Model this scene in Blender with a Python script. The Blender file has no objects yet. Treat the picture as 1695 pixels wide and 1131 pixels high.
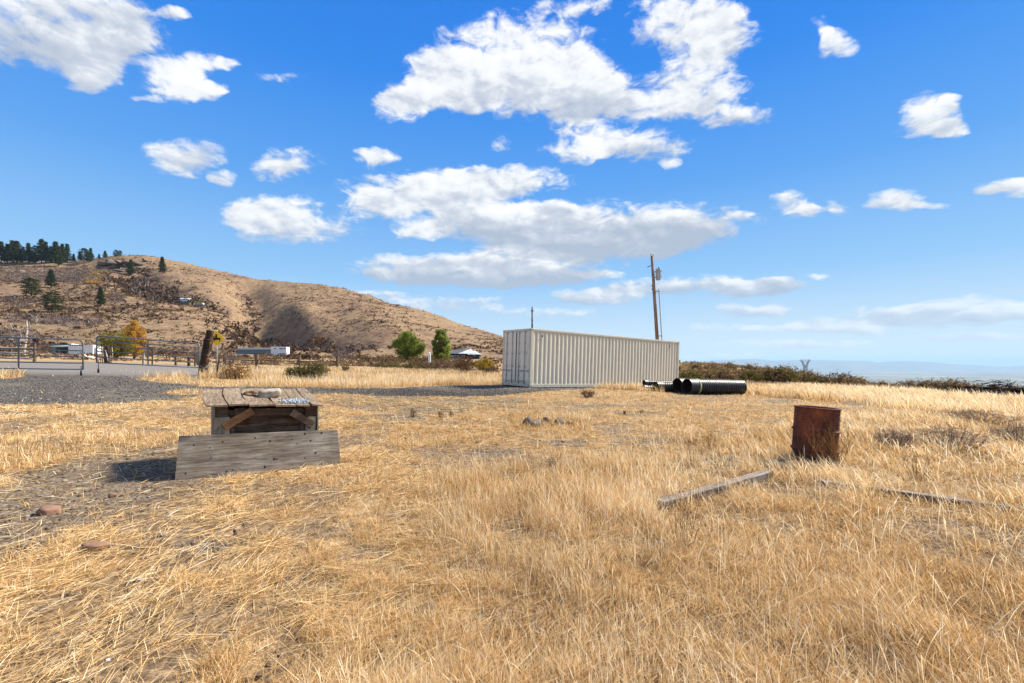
import bpy, bmesh, math, random
import numpy as np
from mathutils import Vector, Matrix, Euler

random.seed(7)
RNG = np.random.default_rng(11)
SC = bpy.context.scene
COL = SC.collection
R = math.radians

# ------------------------------------------------------------------ camera
EYE = 1.5                    # lens height above the spot the photographer stands on
F, CX, HY = 753.0, 847.5, 605.0      # focal length, centre column and horizon row of the photo (1695 px wide)
cam_d = bpy.data.cameras.new('camera')
cam = bpy.data.objects.new('camera', cam_d)
COL.objects.link(cam)
cam.location = (0, 0, EYE)
cam.rotation_euler = (R(90), 0, 0)
cam_d.sensor_width = 36.0
cam_d.lens = 36.0 * F / 1695.0
cam_d.shift_y = (HY - 565.5) / 1695.0
cam_d.clip_start = 0.05
cam_d.clip_end = 120000.0
SC.camera = cam

SC.cycles.volume_bounces = 2

# ------------------------------------------------------------------ light
SUN_AZ, SUN_EL = 63.0, 42.0          # degrees right of straight ahead, degrees up
SC.view_settings.view_transform = 'Standard'
SC.view_settings.look = 'None'
SC.view_settings.gamma = 1.0
SC.view_settings.exposure = 1.3
sun_d = bpy.data.lights.new('sun', 'SUN')
sun_d.energy = 4.7
sun_d.angle = R(8.0)
sun_d.color = (1.0, 0.915, 0.77)
sun = bpy.data.objects.new('sun', sun_d)
COL.objects.link(sun)
sdir = Vector((math.sin(R(SUN_AZ)) * math.cos(R(SUN_EL)), math.cos(R(SUN_AZ)) * math.cos(R(SUN_EL)), math.sin(R(SUN_EL))))
sun.rotation_euler = sdir.to_track_quat('Z', 'Y').to_euler()
sun.location = (60, 40, 80)


class NT:
    """Small helper for building node trees."""
    def __init__(self, tree):
        self.t = tree
        tree.nodes.clear()

    def n(self, typ, ins=None, **props):
        nd = self.t.nodes.new(typ)
        for k, v in props.items():
            setattr(nd, k, v)
        for k, v in (ins or {}).items():
            s = nd.inputs[k]
            if isinstance(v, bpy.types.NodeSocket):
                self.t.links.new(v, s)
            elif isinstance(v, bpy.types.Node):
                self.t.links.new(v.outputs[0], s)
            else:
                s.default_value = v
        return nd

    def m(self, op, a, b=0.0, c=0.0, clamp=False):
        return self.n('ShaderNodeMath', {0: a, 1: b, 2: c}, operation=op, use_clamp=clamp).outputs[0]

    def vm(self, op, a, b=(0, 0, 0), c=None):
        d = {0: a, 1: b}
        if c is not None:
            d[2] = c
        nd = self.n('ShaderNodeVectorMath', d, operation=op)
        return nd.outputs['Value'] if op in ('DOT_PRODUCT', 'LENGTH') else nd.outputs[0]

    def ramp(self, fac, stops, interp='LINEAR'):
        nd = self.n('ShaderNodeValToRGB', {0: fac})
        cr = nd.color_ramp
        cr.interpolation = interp
        while len(cr.elements) < len(stops):
            cr.elements.new(0.5)
        for e, (p, c) in zip(cr.elements, stops):
            e.position = p
            e.color = tuple(c) + (1,) if len(c) == 3 else c
        return nd.outputs[0]

    def mix(self, f, a, b, mode='MIX'):
        nd = self.n('ShaderNodeMixRGB', {0: f, 1: a, 2: b}, blend_type=mode)
        return nd.outputs[0]

    def noise(self, vec, scale, detail=4, rough=0.55, dist=0.0):
        d = {'Scale': scale, 'Detail': detail, 'Roughness': rough, 'Distortion': dist}
        if vec is not None:
            d['Vector'] = vec
        return self.n('ShaderNodeTexNoise', d).outputs['Fac']

    def step(self, v, a, b):
        return self.n('ShaderNodeMapRange', {0: v, 1: a, 2: b}, interpolation_type='SMOOTHSTEP').outputs[0]


def c4(c):
    return tuple(c) + (1.0,) if len(c) == 3 else c


# ------------------------------------------------------------------ sky with broken cumulus
def build_sky():
    w = bpy.data.worlds.new('World')
    SC.world = w
    w.use_nodes = True
    t = NT(w.node_tree)
    sky = t.n('ShaderNodeTexSky', sky_type='NISHITA', sun_disc=False, sun_elevation=R(SUN_EL), sun_rotation=R(SUN_AZ),
              altitude=400.0, air_density=1.0, dust_density=0.25, ozone_density=3.0)
    tc = t.n('ShaderNodeTexCoord')
    d = t.vm('NORMALIZE', tc.outputs['Generated'])
    sp = t.n('ShaderNodeSeparateXYZ', {0: d})
    az = t.m('ARCTAN2', sp.outputs[0], sp.outputs[1])
    el = t.m('ARCSINE', sp.outputs[2])
    # the sky's own brightness, evened out, over the hue it has at each height
    lum = t.n('ShaderNodeRGBToBW', {0: sky.outputs[0]}).outputs[0]
    hue = t.ramp(t.m('DIVIDE', el, 0.90, clamp=True), [(0.0, (.67, .775, .84)), (0.07, (.56, .72, .85)), (0.20, (.28, .54, .86)), (0.40, (.105, .355, .83)), (0.62, (.030, .240, .80)), (0.85, (.016, .185, .74)), (1.0, (.014, .17, .70))])
    base = t.mix(1.0, hue, t.n('ShaderNodeCombineXYZ', {0: t.m('MULTIPLY', t.m('POWER', lum, 0.04), SKYV), 1: t.m('MULTIPLY', t.m('POWER', lum, 0.04), SKYV), 2: t.m('MULTIPLY', t.m('POWER', lum, 0.04), SKYV)}).outputs[0], 'MULTIPLY')
    p0 = t.n('ShaderNodeCombineXYZ', {0: az, 1: el}).outputs[0]
    # ragged outlines: push the lookup around with two sizes of turbulence
    stre = t.vm('MULTIPLY', p0, (1.0, 1.9, 1.0))
    w1 = t.n('ShaderNodeTexNoise', {'Vector': stre, 'Scale': 9.0, 'Detail': 3.0, 'Roughness': 0.55}).outputs['Color']
    w1 = t.vm('MULTIPLY', t.vm('SUBTRACT', w1, (0.5, 0.5, 0.5)), (0.078, 0.036, 0))
    p = t.vm('ADD', p0, w1)
    az_w = t.n('ShaderNodeSeparateXYZ', {0: p}).outputs[0]
    # (column, row, half-width, half-height, strength, grey underside) as read from the sky, turned into directions
    C = [(60, 35, 215, 80, 1, .7), (150, 100, 75, 50, .9, .3), (165, 132, 50, 26, .7, .2), (215, 60, 60, 45, .6, .6),
         (305, 108, 60, 22, 1.05, .1), (290, 140, 44, 26, 1.1, .2), (338, 150, 34, 14, .8, .1), (300, 25, 26, 14, .75, .1), (245, 165, 20, 8, .5, 0), (375, 103, 22, 8, .5, 0), (450, 128, 55, 10, .40, 0),
         (305, 264, 72, 30, .85, .3), (472, 272, 58, 30, .9, .3), (372, 296, 20, 10, .65, .2), (624, 264, 36, 17, .75, .2),
         (455, 345, 80, 24, .75, .2), (490, 377, 105, 24, .95, .5), (400, 360, 40, 16, .6, .1),
         (740, 120, 70, 40, .8, .1), (850, 85, 125, 60, 1, .1), (730, 160, 85, 30, .85, .3), (890, 150, 150, 50, 1, .5), (665, 178, 50, 26, .8, .2),
         (965, 160, 80, 38, .95, .5), (965, 108, 40, 28, .6, .3), (955, 10, 70, 16, .5, .1),
         (1130, 45, 85, 60, 1, .3), (1195, 60, 55, 55, .75, .3), (1150, 140, 75, 42, .95, .4), (1215, 192, 60, 22, .75, .4), (1090, 180, 80, 26, .8, .4),
         (1050, 240, 92, 26, .95, .5), (955, 250, 55, 20, .7, .3), (975, 213, 65, 15, .6, .2), (830, 234, 24, 12, .5, .2), (1112, 270, 18, 9, .5, .2),
         (700, 320, 125, 32, .8, .3), (630, 342, 60, 22, .75, .3), (855, 300, 80, 26, .8, .2), (770, 312, 90, 32, .85, .3),
         (950, 375, 240, 38, 1.1, 1.), (1110, 388, 92, 32, 1, 1.), (850, 365, 120, 26, .8, .5), (690, 380, 42, 18, .7, .2), (960, 410, 170, 22, .8, 1.),
         (700, 443, 120, 24, .95, .8), (850, 443, 150, 30, 1, .9), (800, 458, 170, 14, .7, 1.), (1000, 455, 30, 7, .5, .2),
         (985, 489, 85, 13, .8, .6), (1150, 474, 150, 16, .9, .8), (1250, 474, 85, 11, .7, .8), (1250, 511, 65, 12, .75, .5),
         (1362, 52, 16, 26, .6, 0), (1385, 78, 32, 26, .75, .2), (1540, 196, 60, 40, .95, .3), (1575, 172, 28, 14, .6, .1), (1575, 215, 40, 14, .6, .2),
         (1312, 340, 40, 22, .95, .4), (1342, 351, 26, 9, .6, .3), (1392, 343, 26, 12, .6, .2), (1485, 332, 52, 19, .9, .4), (1540, 343, 32, 8, .5, .2),
         (1672, 307, 46, 14, .85, .3), (1222, 357, 18, 7, .5, .2), (1352, 458, 16, 4, .5, .2),
         (1630, 509, 130, 15, .85, .7), (1520, 521, 140, 14, .8, .7), (1400, 540, 120, 12, .68, .4), (1640, 555, 130, 10, .6, .3),
         (690, 503, 150, 11, .6, .5), (600, 486, 70, 8, .6, .5), (890, 516, 120, 8, .5, .4), (1160, 592, 110, 7, .8, .1), (1320, 570, 150, 8, .55, .2), (1250, 545, 120, 7, .5, .2)]
    # unseen clouds added outside the frame as white fill for surfaces facing the camera
    FILL_CLOUDS = [(115, 26, 24, 11, 1.1, .3), (150, 48, 30, 14, 1.2, .3), (188, 24, 30, 12, 1.1, .3), (-172, 58, 30, 12, 1.1, .3), (-148, 34, 28, 13, 1.2, .3), (-112, 24, 24, 11, 1.1, .3), (-85, 52, 24, 10, 1.0, .3), (-66, 22, 14, 7, .9, .3)]
    C = [c + (None,) for c in C] + [(0, 0, R(a) , R(b), st, gr, (R(c_), R(e_))) for (c_, e_, a, b, st, gr) in FILL_CLOUDS]
    fsum = ssum = None
    for (cx, cy, rx, ry, st, gr, own) in C:
        st = st * (1.0 if st > .85 else 1.22)
        if ry < 22 and own is None:
            st *= 1.12; ry *= 1.12
        u, v = (cx - CX) / F, (HY - cy) / F
        a0 = math.atan(u)
        e0 = math.atan(v / math.hypot(1, u))
        ra = rx / F * math.cos(a0) ** 2
        re = ry / F * math.cos(a0) * math.cos(e0) ** 2
        if own is not None:
            (a0, e0), ra, re = own, rx, ry
        ix, iy = 1 / ra, 1 / re
        tilt = 0.0
        if own is None:       # a bank that lies level cuts across the circles of equal height away from the middle of the view
            g = 1 + u * u
            tilt = -(-v * u / g ** 1.5 / (1 + v * v / g)) * g
        qx = t.m('MULTIPLY_ADD', az_w, ix, -a0 * ix)
        qy = t.m('ADD', t.vm('DOT_PRODUCT', p, (tilt * iy, iy, 0)), -(a0 * tilt + e0) * iy)
        k = t.m('MAXIMUM', t.m('MULTIPLY_ADD', t.m('MULTIPLY_ADD', qx, qx, t.m('MULTIPLY', qy, qy)), -0.62, 1.0), 0.0)
        wgt = t.m('MULTIPLY', k, st)
        sh = t.m('MULTIPLY', wgt, t.m('MULTIPLY_ADD', qy, -0.55 * gr - 0.10, 0.55 * gr - 0.08))
        fsum = wgt if fsum is None else t.m('ADD', fsum, wgt)
        ssum = sh if ssum is None else t.m('ADD', ssum, sh)
    n1 = t.noise(stre, 22.0, 9.0, 0.60, 0.5)
    n2 = t.noise(t.vm('ADD', stre, (3.1, 7.7, 0)), 60.0, 6.0, 0.62, 0.2)
    fs = t.m('MINIMUM', fsum, 1.25)
    nn = t.m('ADD', t.m('MULTIPLY', t.m('SUBTRACT', n1, 0.5), 2.0), t.m('MULTIPLY', t.m('SUBTRACT', n2, 0.5), 0.6))
    f = t.m('ADD', fs, nn)
    dens = t.step(f, 0.20, 1.02)
    dens = t.m('MULTIPLY', dens, t.step(fsum, 0.04, 0.30))
    shade = t.m('DIVIDE', ssum, t.m('MAXIMUM', fsum, 0.02))
    # billows: a softer copy of the turbulence, looked up a little towards the sun
    nb = t.noise(t.vm('ADD', stre, (0.012, 0.02, 0)), 22.0, 4.0, 0.55, 0.5)
    bil = t.m('ADD', t.m('MULTIPLY', t.m('SUBTRACT', nb, n1), 0.8), t.m('MULTIPLY', t.m('SUBTRACT', t.noise(stre, 9.0, 4.0, 0.5), 0.5), 1.3))
    shade = t.m('ADD', shade, bil)
    ccol = t.ramp(t.m('ADD', shade, 0.22), [(0.0, (1.0, 1.0, 1.0)), (0.25, (0.90, 0.92, 0.94)), (0.52, (0.62, 0.67, 0.75)), (0.9, (0.44, 0.51, 0.62))])
    ccol = t.mix(1.0, ccol, (CLOUD, CLOUD, CLOUD, 1), 'MULTIPLY')
    # distant cloud takes on the pale air near the horizon
    low = t.step(el, 0.0, 0.22)
    ccol = t.mix(t.m('MULTIPLY', t.m('SUBTRACT', 1.0, low), 0.35), ccol, base)
    dens = t.m('MULTIPLY', dens, t.m('MULTIPLY_ADD', low, 0.25, 0.72))
    col = t.mix(dens, base, ccol)
    bg = t.n('ShaderNodeBackground', {0: col, 1: 0.13})
    out = t.n('ShaderNodeOutputWorld', {0: bg.outputs[0]})


CLOUD = 3.3
SKYV = 3.25
build_sky()

# ------------------------------------------------------------------ noise and terrain
def vnoise(x, y, seed=0):
    xi = np.floor(x).astype(np.int64); yi = np.floor(y).astype(np.int64)
    xf = x - xi; yf = y - yi
    u = xf * xf * (3 - 2 * xf); v = yf * yf * (3 - 2 * yf)
    def h(i, j):
        n = (i * 374761393 + j * 668265263 + seed * 974711) & 0xffffffff
        n = ((n ^ (n >> 13)) * 1274126177) & 0xffffffff
        return ((n ^ (n >> 16)) & 0xffff) / 65535.0
    return (h(xi, yi) * (1 - u) + h(xi + 1, yi) * u) * (1 - v) + (h(xi, yi + 1) * (1 - u) + h(xi + 1, yi + 1) * u) * v


def fbm(x, y, seed=0, octv=4, gain=0.5):
    a, s, tot = 1.0, 0.0, 0.0
    for k in range(octv):
        s = s + a * vnoise(x * 2 ** k, y * 2 ** k, seed + k * 17)
        tot += a
        a *= gain
    return s / tot


def smooth(e0, e1, x):
    t = np.clip((x - e0) / (e1 - e0), 0, 1)
    return t * t * (3 - 2 * t)


# heights relative to the lens, per direction (photo column) and distance straight ahead
COLS = {
    -450: [(1, -1.5), (5, -1.4), (12, -.9), (19, -.3), (30, .2), (60, 1.2), (110, 3), (170, 9)],
    0:    [(1, -1.5), (4, -1.47), (7, -1.36), (12, -1.02), (19, -.40), (25, -.12), (36, .36), (50, .6), (90, 1.6), (115, 2.6), (170, 8)],
    170:  [(1, -1.5), (4, -1.47), (7, -1.40), (12, -1.02), (19, -.46), (25, -.22), (36, .15), (60, .5), (115, 2.4), (170, 8)],
    340:  [(1, -1.5), (4, -1.47), (7, -1.44), (14, -.98), (22, -.50), (30, -.25), (45, -.12), (100, 1.2), (145, 3.0), (170, 6)],
    520:  [(1, -1.5), (4, -1.46), (7, -1.43), (14, -1.08), (22, -.80), (30, -.58), (45, -.30), (100, .5), (145, 2.2), (170, 4)],
    700:  [(1, -1.5), (4, -1.45), (7, -1.42), (14, -1.18), (24, -1.0), (35, -.85), (55, -.55), (100, .3), (150, 1.2), (170, 2.4)],
    876:  [(1, -1.5), (4, -1.45), (7, -1.41), (15, -1.21), (22.3, -1.09), (30, -1.05), (60, -.8), (100, -.2), (170, 2.4), (250, 5)],
    1000: [(1, -1.5), (4, -1.45), (7, -1.41), (15, -1.27), (25, -1.22), (30, -1.2), (60, -1.0), (100, -.3), (170, 1.2), (230, 2.5), (320, -3), (900, -60)],
    1125: [(1, -1.5), (4, -1.45), (7, -1.40), (15, -1.34), (22, -1.42), (30, -1.41), (40, -1.45), (60, -1.3), (100, -.6), (180, 1.9), (260, -5), (900, -70)],
    1230: [(1, -1.5), (4, -1.45), (7, -1.39), (15, -1.42), (24, -1.55), (35, -1.60), (60, -1.6), (100, -1.2), (165, .2), (240, -7), (900, -90)],
    1330: [(1, -1.5), (4, -1.44), (7, -1.39), (15, -1.48), (25, -1.62), (35, -1.68), (45, -1.8), (80, -2.0), (140, -2.1), (240, -12), (700, -44), (900, -90)],
    1450: [(1, -1.5), (4, -1.45), (7, -1.43), (15, -1.60), (25, -1.75), (35, -1.87), (45, -2.3), (80, -4.5), (150, -12), (900, -110)],
    1695: [(1, -1.5), (4, -1.47), (7, -1.48), (15, -1.68), (30, -2.0), (40, -2.7), (80, -7), (150, -16), (900, -120)],
    2100: [(1, -1.5), (4, -1.5), (7, -1.55), (15, -1.8), (30, -2.3), (40, -3.2), (80, -8), (150, -18), (900, -130)],
}
CREST = [(-450, 430), (0, 433), (100, 434), (160, 427), (200, 422), (240, 421), (270, 426), (300, 433), (350, 444), (400, 457), (430, 465), (470, 467), (520, 470),
         (560, 477), (600, 487), (650, 501), (700, 516), (760, 535), (827, 557), (880, 574), (940, 590), (980, 597)]
RIDGE = [(1000, 604), (1150, 600), (1180, 597), (1247, 594), (1280, 597), (1338, 596), (1432, 597.4), (1453, 600.5), (1500, 598), (1545, 599.5), (1572, 602.5),
         (1610, 604.5), (1655, 606), (1695, 603), (1800, 600), (2100, 604)]
UG = np.linspace(-1.75, 1.75, 701)
LG = np.linspace(math.log(0.5), math.log(48000), 520)
DG = np.exp(LG)


def gauss(a, s, axis):
    k = np.exp(-0.5 * (np.arange(-int(3 * s) - 1, int(3 * s) + 2) / s) ** 2)
    k /= k.sum()
    n = len(k) // 2
    pad = [(0, 0), (0, 0)]; pad[axis] = (n, n)
    b = np.pad(a, pad, mode='edge')
    return np.apply_along_axis(lambda v: np.convolve(v, k, 'valid'), axis, b)


def dcrest(px):
    return np.interp(px, [-450, 0, 240, 480, 700, 827, 940, 980], [600, 570, 620, 600, 500, 440, 330, 280])


def poly_dist(x, y, pts):
    d = np.full(x.shape, 1e9)
    for (x0, y0), (x1, y1) in zip(pts[:-1], pts[1:]):
        dx, dy = x1 - x0, y1 - y0
        t = np.clip(((x - x0) * dx + (y - y0) * dy) / (dx * dx + dy * dy), 0, 1)
        d = np.minimum(d, np.hypot(x - x0 - t * dx, y - y0 - t * dy))
    return d


def make_table():
    pxs = sorted(COLS)
    cu = [(p - CX) / F for p in pxs]
    cz = []
    for p in pxs:
        L = list(COLS[p])
        if L[-1][0] >= 900:
            L += [(2500, -240), (5000, -325), (26000, -340), (50000, -340)]
        cz.append(np.interp(LG, [math.log(a) for a, b in L], [b for a, b in L]))
    cz = np.array(cz)
    T = np.array([np.interp(UG, cu, cz[:, j]) for j in range(len(LG))]).T
    T = gauss(gauss(T, 12.0, 0), 4.0, 1)
    PX = UG * F + CX
    cr = np.interp(PX, [a for a, b in CREST], [b for a, b in CREST])
    cr = gauss(cr[None, :], 2.0, 1)[0]
    dc = gauss(dcrest(PX)[None, :], 6.0, 1)[0]
    zc = (HY - cr) / F * dc
    i170 = np.searchsorted(DG, 165)
    for i in range(len(UG)):
        if PX[i] > 985:
            continue
        z0 = T[i, i170]
        t = (DG - DG[i170]) / (dc[i] - DG[i170])
        s = np.where(t < 1, 0.80 * t + 0.20 * t * t, 1 - (t - 1) * 0.35 - 1.6 * np.maximum(t - 1, 0) ** 2)
        row = z0 + (zc[i] - z0) * s
        row = np.maximum(row, -160)
        wgt = smooth(985, 900, PX[i])
        m = t > 0
        T[i, m] = T[i, m] * (1 - wgt) + row[m] * wgt
    return T


TAB = make_table()


def sample_tab(tab, x, y):
    x = np.asarray(x, float); y = np.asarray(y, float)
    r = np.maximum(np.hypot(x, y), 0.5)
    a = np.clip(np.arctan2(x, y), -1.045, 1.045)
    u = np.tan(a); d = np.maximum(r * np.cos(a), 0.5)
    fi = np.clip((u - UG[0]) / (UG[1] - UG[0]), 0, len(UG) - 1.001)
    fj = np.clip((np.log(d) - LG[0]) / (LG[1] - LG[0]), 0, len(LG) - 1.001)
    i = fi.astype(int); j = fj.astype(int); fi = fi - i; fj = fj - j
    return (tab[i, j] * (1 - fi) + tab[i + 1, j] * fi) * (1 - fj) + (tab[i, j + 1] * (1 - fi) + tab[i + 1, j + 1] * fi) * fj


def march(px, py, tab=None, dmin=1.0, dmax=900.0):
    """Where the sight line through photo point (px, py) meets the ground."""
    tab = TAB if tab is None else tab
    u = (px - CX) / F
    d = np.exp(np.linspace(math.log(dmin), math.log(dmax), 1500))
    z = sample_tab(tab, u * d, d)
    ln = (HY - py) / F * d
    k = np.argmax(z >= ln) if (z >= ln).any() else len(d) - 1
    return u * d[k], d[k]


# gullies and a rock band cut into the hillside
def carve(T):
    UU, DD = np.meshgrid(UG, DG, indexing='ij')
    X, Y = UU * DD, DD
    T2 = T.copy()
    far = smooth(170, 240, DD) * (UU < 0.15)
    def line(pts):
        return [march(a, b, T) for a, b in pts]
    g1 = line([(404, 470), (416, 490), (428, 510), (445, 530), (478, 548), (503, 566), (528, 580)])
    g2 = line([(212, 446), (240, 462), (275, 482), (330, 496), (380, 503), (425, 512)])
    d1 = poly_dist(X, Y, g1); d2 = poly_dist(X, Y, g2)
    T2 -= far * (14 * np.exp(-(d1 / 20) ** 2) + 15 * np.exp(-(d2 / 20) ** 2))
    g4 = line([(448, 508), (478, 518), (504, 532), (520, 550)])
    d4 = poly_dist(X, Y, g4)
    T2 -= far * 17 * np.exp(-(d4 / 17) ** 2)
    g5 = line([(545, 505), (570, 535), (590, 560)])
    T2 -= far * 6 * np.exp(-(poly_dist(X, Y, g5) / 16) ** 2)
    g3 = line([(165, 441), (200, 440), (245, 440)])
    d3 = poly_dist(X, Y, g3)
    T2 -= far * 8 * np.exp(-(d3 / 12) ** 2)
    hill = smooth(175, 260, DD) * (UU < 0.2) * smooth(1500, 900, DD)
    T2 += hill * (fbm(X / 48, Y / 48, 3, 5, .55) - .5) * 9.5
    return T2, g1, g2, g3


TAB, GUL1, GUL2, GUL3 = carve(TAB)


def H(x, y):
    """World height of the ground."""
    x = np.asarray(x, float); y = np.asarray(y, float)
    r = np.hypot(x, y)
    z = sample_tab(TAB, x, y) + EYE
    near = smooth(90, 25, r)
    z = z + near * ((fbm(x / 1.7, y / 1.7, 5, 3) - .5) * 0.075 + (fbm(x / .35, y / .35, 9, 2) - .5) * 0.03 * smooth(30, 12, r))
    z = z + smooth(40, 120, r) * smooth(2500, 900, r) * (fbm(x / 14, y / 14, 21, 3) - .5) * 1.1
    px = np.clip(np.where(y > 1, x / np.maximum(y, 1), 0), -2, 2) * F + CX
    rz = (HY - np.interp(px, [a for a, b in RIDGE], [b for a, b in RIDGE])) / F * 31000.0
    m = smooth(24500, 31000, y) * (y > 0)
    m2 = 1 - smooth(31500, 42000, y)
    det = (fbm(x / 2300, y / 1500, 31, 5, .6) - .5) * 420 * smooth(24500, 27500, y) * smooth(30900, 29200, y)
    z = z + m * m2 * (rz + 340) + det * (y > 0)
    return z


def bare_mask(x, y):
    """Worn places where the straw is thin and brown soil shows, drawn out along the slope."""
    m = .62 * fbm(x * .75 + y * .25, y * 1.35, 131, 4) + .38 * fbm(x * 3.4, y * 4.6, 137, 3)
    m = m + .13 * np.exp(-((x + 2.7) / 1.5) ** 2 - ((y - 3.1) / .95) ** 2)
    return smooth(.49, .58, m)


def gz(x, y):
    return float(H(np.array([x]), np.array([y]))[0])


def gpix(px, py, dmin=1.0):
    x, d = march(px, py, None, dmin)
    return Vector((x, d, gz(x, d)))


def gat(px, d):
    """Ground point in the direction of a photo column, d metres ahead."""
    x = (px - CX) / F * d
    return Vector((x, d, gz(x, d)))


def at(px, py, d):
    return Vector(((px - CX) / F * d, d, EYE + (HY - py) / F * d))


def topix(x, y, z):
    y = np.maximum(y, 0.05)
    return CX + F * x / y, HY - F * (z - EYE) / y


def inpoly(px, py, poly):
    px = np.asarray(px); py = np.asarray(py)
    ins = np.zeros(px.shape, bool)
    n = len(poly)
    for i in range(n):
        x0, y0 = poly[i]; x1, y1 = poly[(i + 1) % n]
        if y0 == y1:
            continue
        c = ((y0 > py) != (y1 > py)) & (px < (x1 - x0) * (py - y0) / (y1 - y0) + x0)
        ins ^= c
    return ins


# outlines of the kinds of ground cover, as seen from the camera position and laid onto the terrain
P_GRAVEL = [(-600, 676), (0, 672), (200, 668), (300, 660), (345, 654), (420, 653), (560, 652), (640, 656), (760, 658), (860, 653), (900, 648.5), (960, 645), (1010, 642.5),
            (830, 637.5), (760, 638), (700, 640), (640, 643), (560, 643), (480, 641), (400, 641), (345, 637), (328, 624), (338, 611), (330, 606), (240, 602), (160, 599), (90, 598), (0, 598), (-600, 596)]
P_ROAD2 = [(330, 613), (420, 617), (470, 615), (470, 611), (420, 610), (340, 607)]
P_ISLE = [(262, 652), (300, 647), (345, 646), (345, 652), (300, 655)]
P_ISLE2 = [(-40, 624), (30, 620), (45, 623), (10, 628), (-40, 629)]
P_ISLE3 = [(215, 628), (300, 624), (360, 632), (440, 640), (330, 640)]
P_DIRT = [(-60, 830), (0, 806), (130, 752), (290, 738), (330, 798), (262, 832), (190, 850), (130, 872), (70, 905), (-60, 940)]
P_BROWN = [(520, 664), (640, 655), (800, 662), (880, 664), (850, 676), (720, 684), (600, 682)]
T_MAIN = [(700, 870), (745, 800), (850, 772), (930, 770), (1010, 752), (1090, 722), (1200, 735), (1300, 700), (1700, 672), (2700, 700), (2700, 1600), (760, 1600), (830, 1060), (760, 960)]
T_LOWGAP = [(1150, 880), (1270, 830), (1420, 850), (1470, 930), (1430, 1030), (1250, 1060), (1140, 1000)]
T_BOTTOM = [(560, 965), (700, 940), (780, 985), (900, 965), (1120, 960), (1250, 1050), (1330, 1600), (500, 1600)]
T_STRIP = [(1232, 652), (1300, 642), (1450, 646), (1700, 664), (1700, 690), (1560, 684), (1400, 668), (1300, 660)]
T_BACK = [(345, 641), (420, 634), (560, 626), (826, 624), (826, 638), (700, 639), (560, 644), (430, 641)]
SPOTS = [(1185, 771, 42, 15), (1440, 667, 50, 4), (1290, 664, 34, 3), (640, 692, 70, 6), (720, 684, 60, 5), (1050, 684, 60, 4), (1000, 672, 50, 3), (820, 750, 50, 7), (930, 735, 60, 6), (1040, 735, 40, 6), (640, 1000, 60, 16), (780, 1022, 40, 14), (1085, 905, 26, 12), (330, 905, 50, 12)]


def in_spots(px, py):
    m = np.zeros(np.shape(px), bool)
    for cx, cy, rx, ry in SPOTS:
        m |= ((px - cx) / rx) ** 2 + ((py - cy) / ry) ** 2 < 1
    return m


T_LEFT = [(-60, 740), (120, 722), (340, 716), (345, 735), (150, 752), (-60, 800)]

# ------------------------------------------------------------------ materials
MATS = {}


def new_mat(name):
    m = bpy.data.materials.new(name)
    m.use_nodes = True
    MATS[name] = m
    return m, NT(m.node_tree)


def finish(t, col, rough=0.8, bump=None, bstr=0.3, bdist=0.02, metal=0.0, spec=0.3, normal=None):
    d = {'Base Color': col, 'Roughness': rough, 'Metallic': metal, 'Specular IOR Level': spec}
    if bump is not None:
        d['Normal'] = t.n('ShaderNodeBump', {'Height': bump, 'Strength': bstr, 'Distance': bdist}).outputs[0]
    b = t.n('ShaderNodeBsdfPrincipled', d)
    t.n('ShaderNodeOutputMaterial', {0: b.outputs[0]})
    return b


def simple(name, c, c2=None, scale=8.0, rough=0.7, metal=0.0, spec=0.3, bstr=0.15, coord='Object', detail=5):
    m, t = new_mat(name)
    tc = t.n('ShaderNodeTexCoord').outputs[coord]
    n = t.noise(tc, scale, detail, 0.6)
    c2 = c2 or tuple(v * 0.75 for v in c)
    col = t.ramp(n, [(0.3, c2), (0.7, c)])
    finish(t, col, rough, n, bstr, 0.01, metal, spec)
    return m


def wood(name, light, dark, axis=0, scale=3.0, knots=True, stain=None):
    m, t = new_mat(name)
    tc = t.n('ShaderNodeTexCoord').outputs['Object']
    st = [14.0, 14.0, 14.0]; st[axis] = 0.9
    v = t.vm('MULTIPLY', tc, tuple(st))
    g = t.noise(v, scale, 8, 0.65, 0.8)
    g2 = t.noise(t.vm('MULTIPLY', tc, tuple(q * 4 for q in st)), scale, 5, 0.7)
    big = t.noise(tc, 2.2, 4, 0.6)
    f = t.m('ADD', t.m('MULTIPLY', g, 0.65), t.m('MULTIPLY', g2, 0.35))
    col = t.ramp(f, [(0.39, dark), (0.5, tuple((a + b) / 2 for a, b in zip(light, dark))), (0.61, light)])
    col = t.mix(t.step(big, 0.35, 0.75), t.mix(1.0, col, (0.62, 0.56, 0.52, 1), 'MULTIPLY'), col)
    if stain:
        s2 = t.noise(t.vm('ADD', tc, (5, 2, 1)), 3.3, 5, 0.65)
        col = t.mix(t.m('MULTIPLY', t.step(s2, 0.52, 0.68), 0.65), col, c4(stain))
    if knots:
        vo = t.n('ShaderNodeTexVoronoi', {'Vector': t.vm('MULTIPLY', tc, (3.0, 3.0, 5.0)), 'Scale': 1.0, 'Randomness': 1.0}).outputs['Distance']
        k = t.step(vo, 0.10, 0.05)
        col = t.mix(t.m('MULTIPLY', k, 0.8), col, (0.03, 0.02, 0.015, 1))
    finish(t, col, 0.9, f, 0.5, 0.006, 0, 0.15)
    return m


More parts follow.
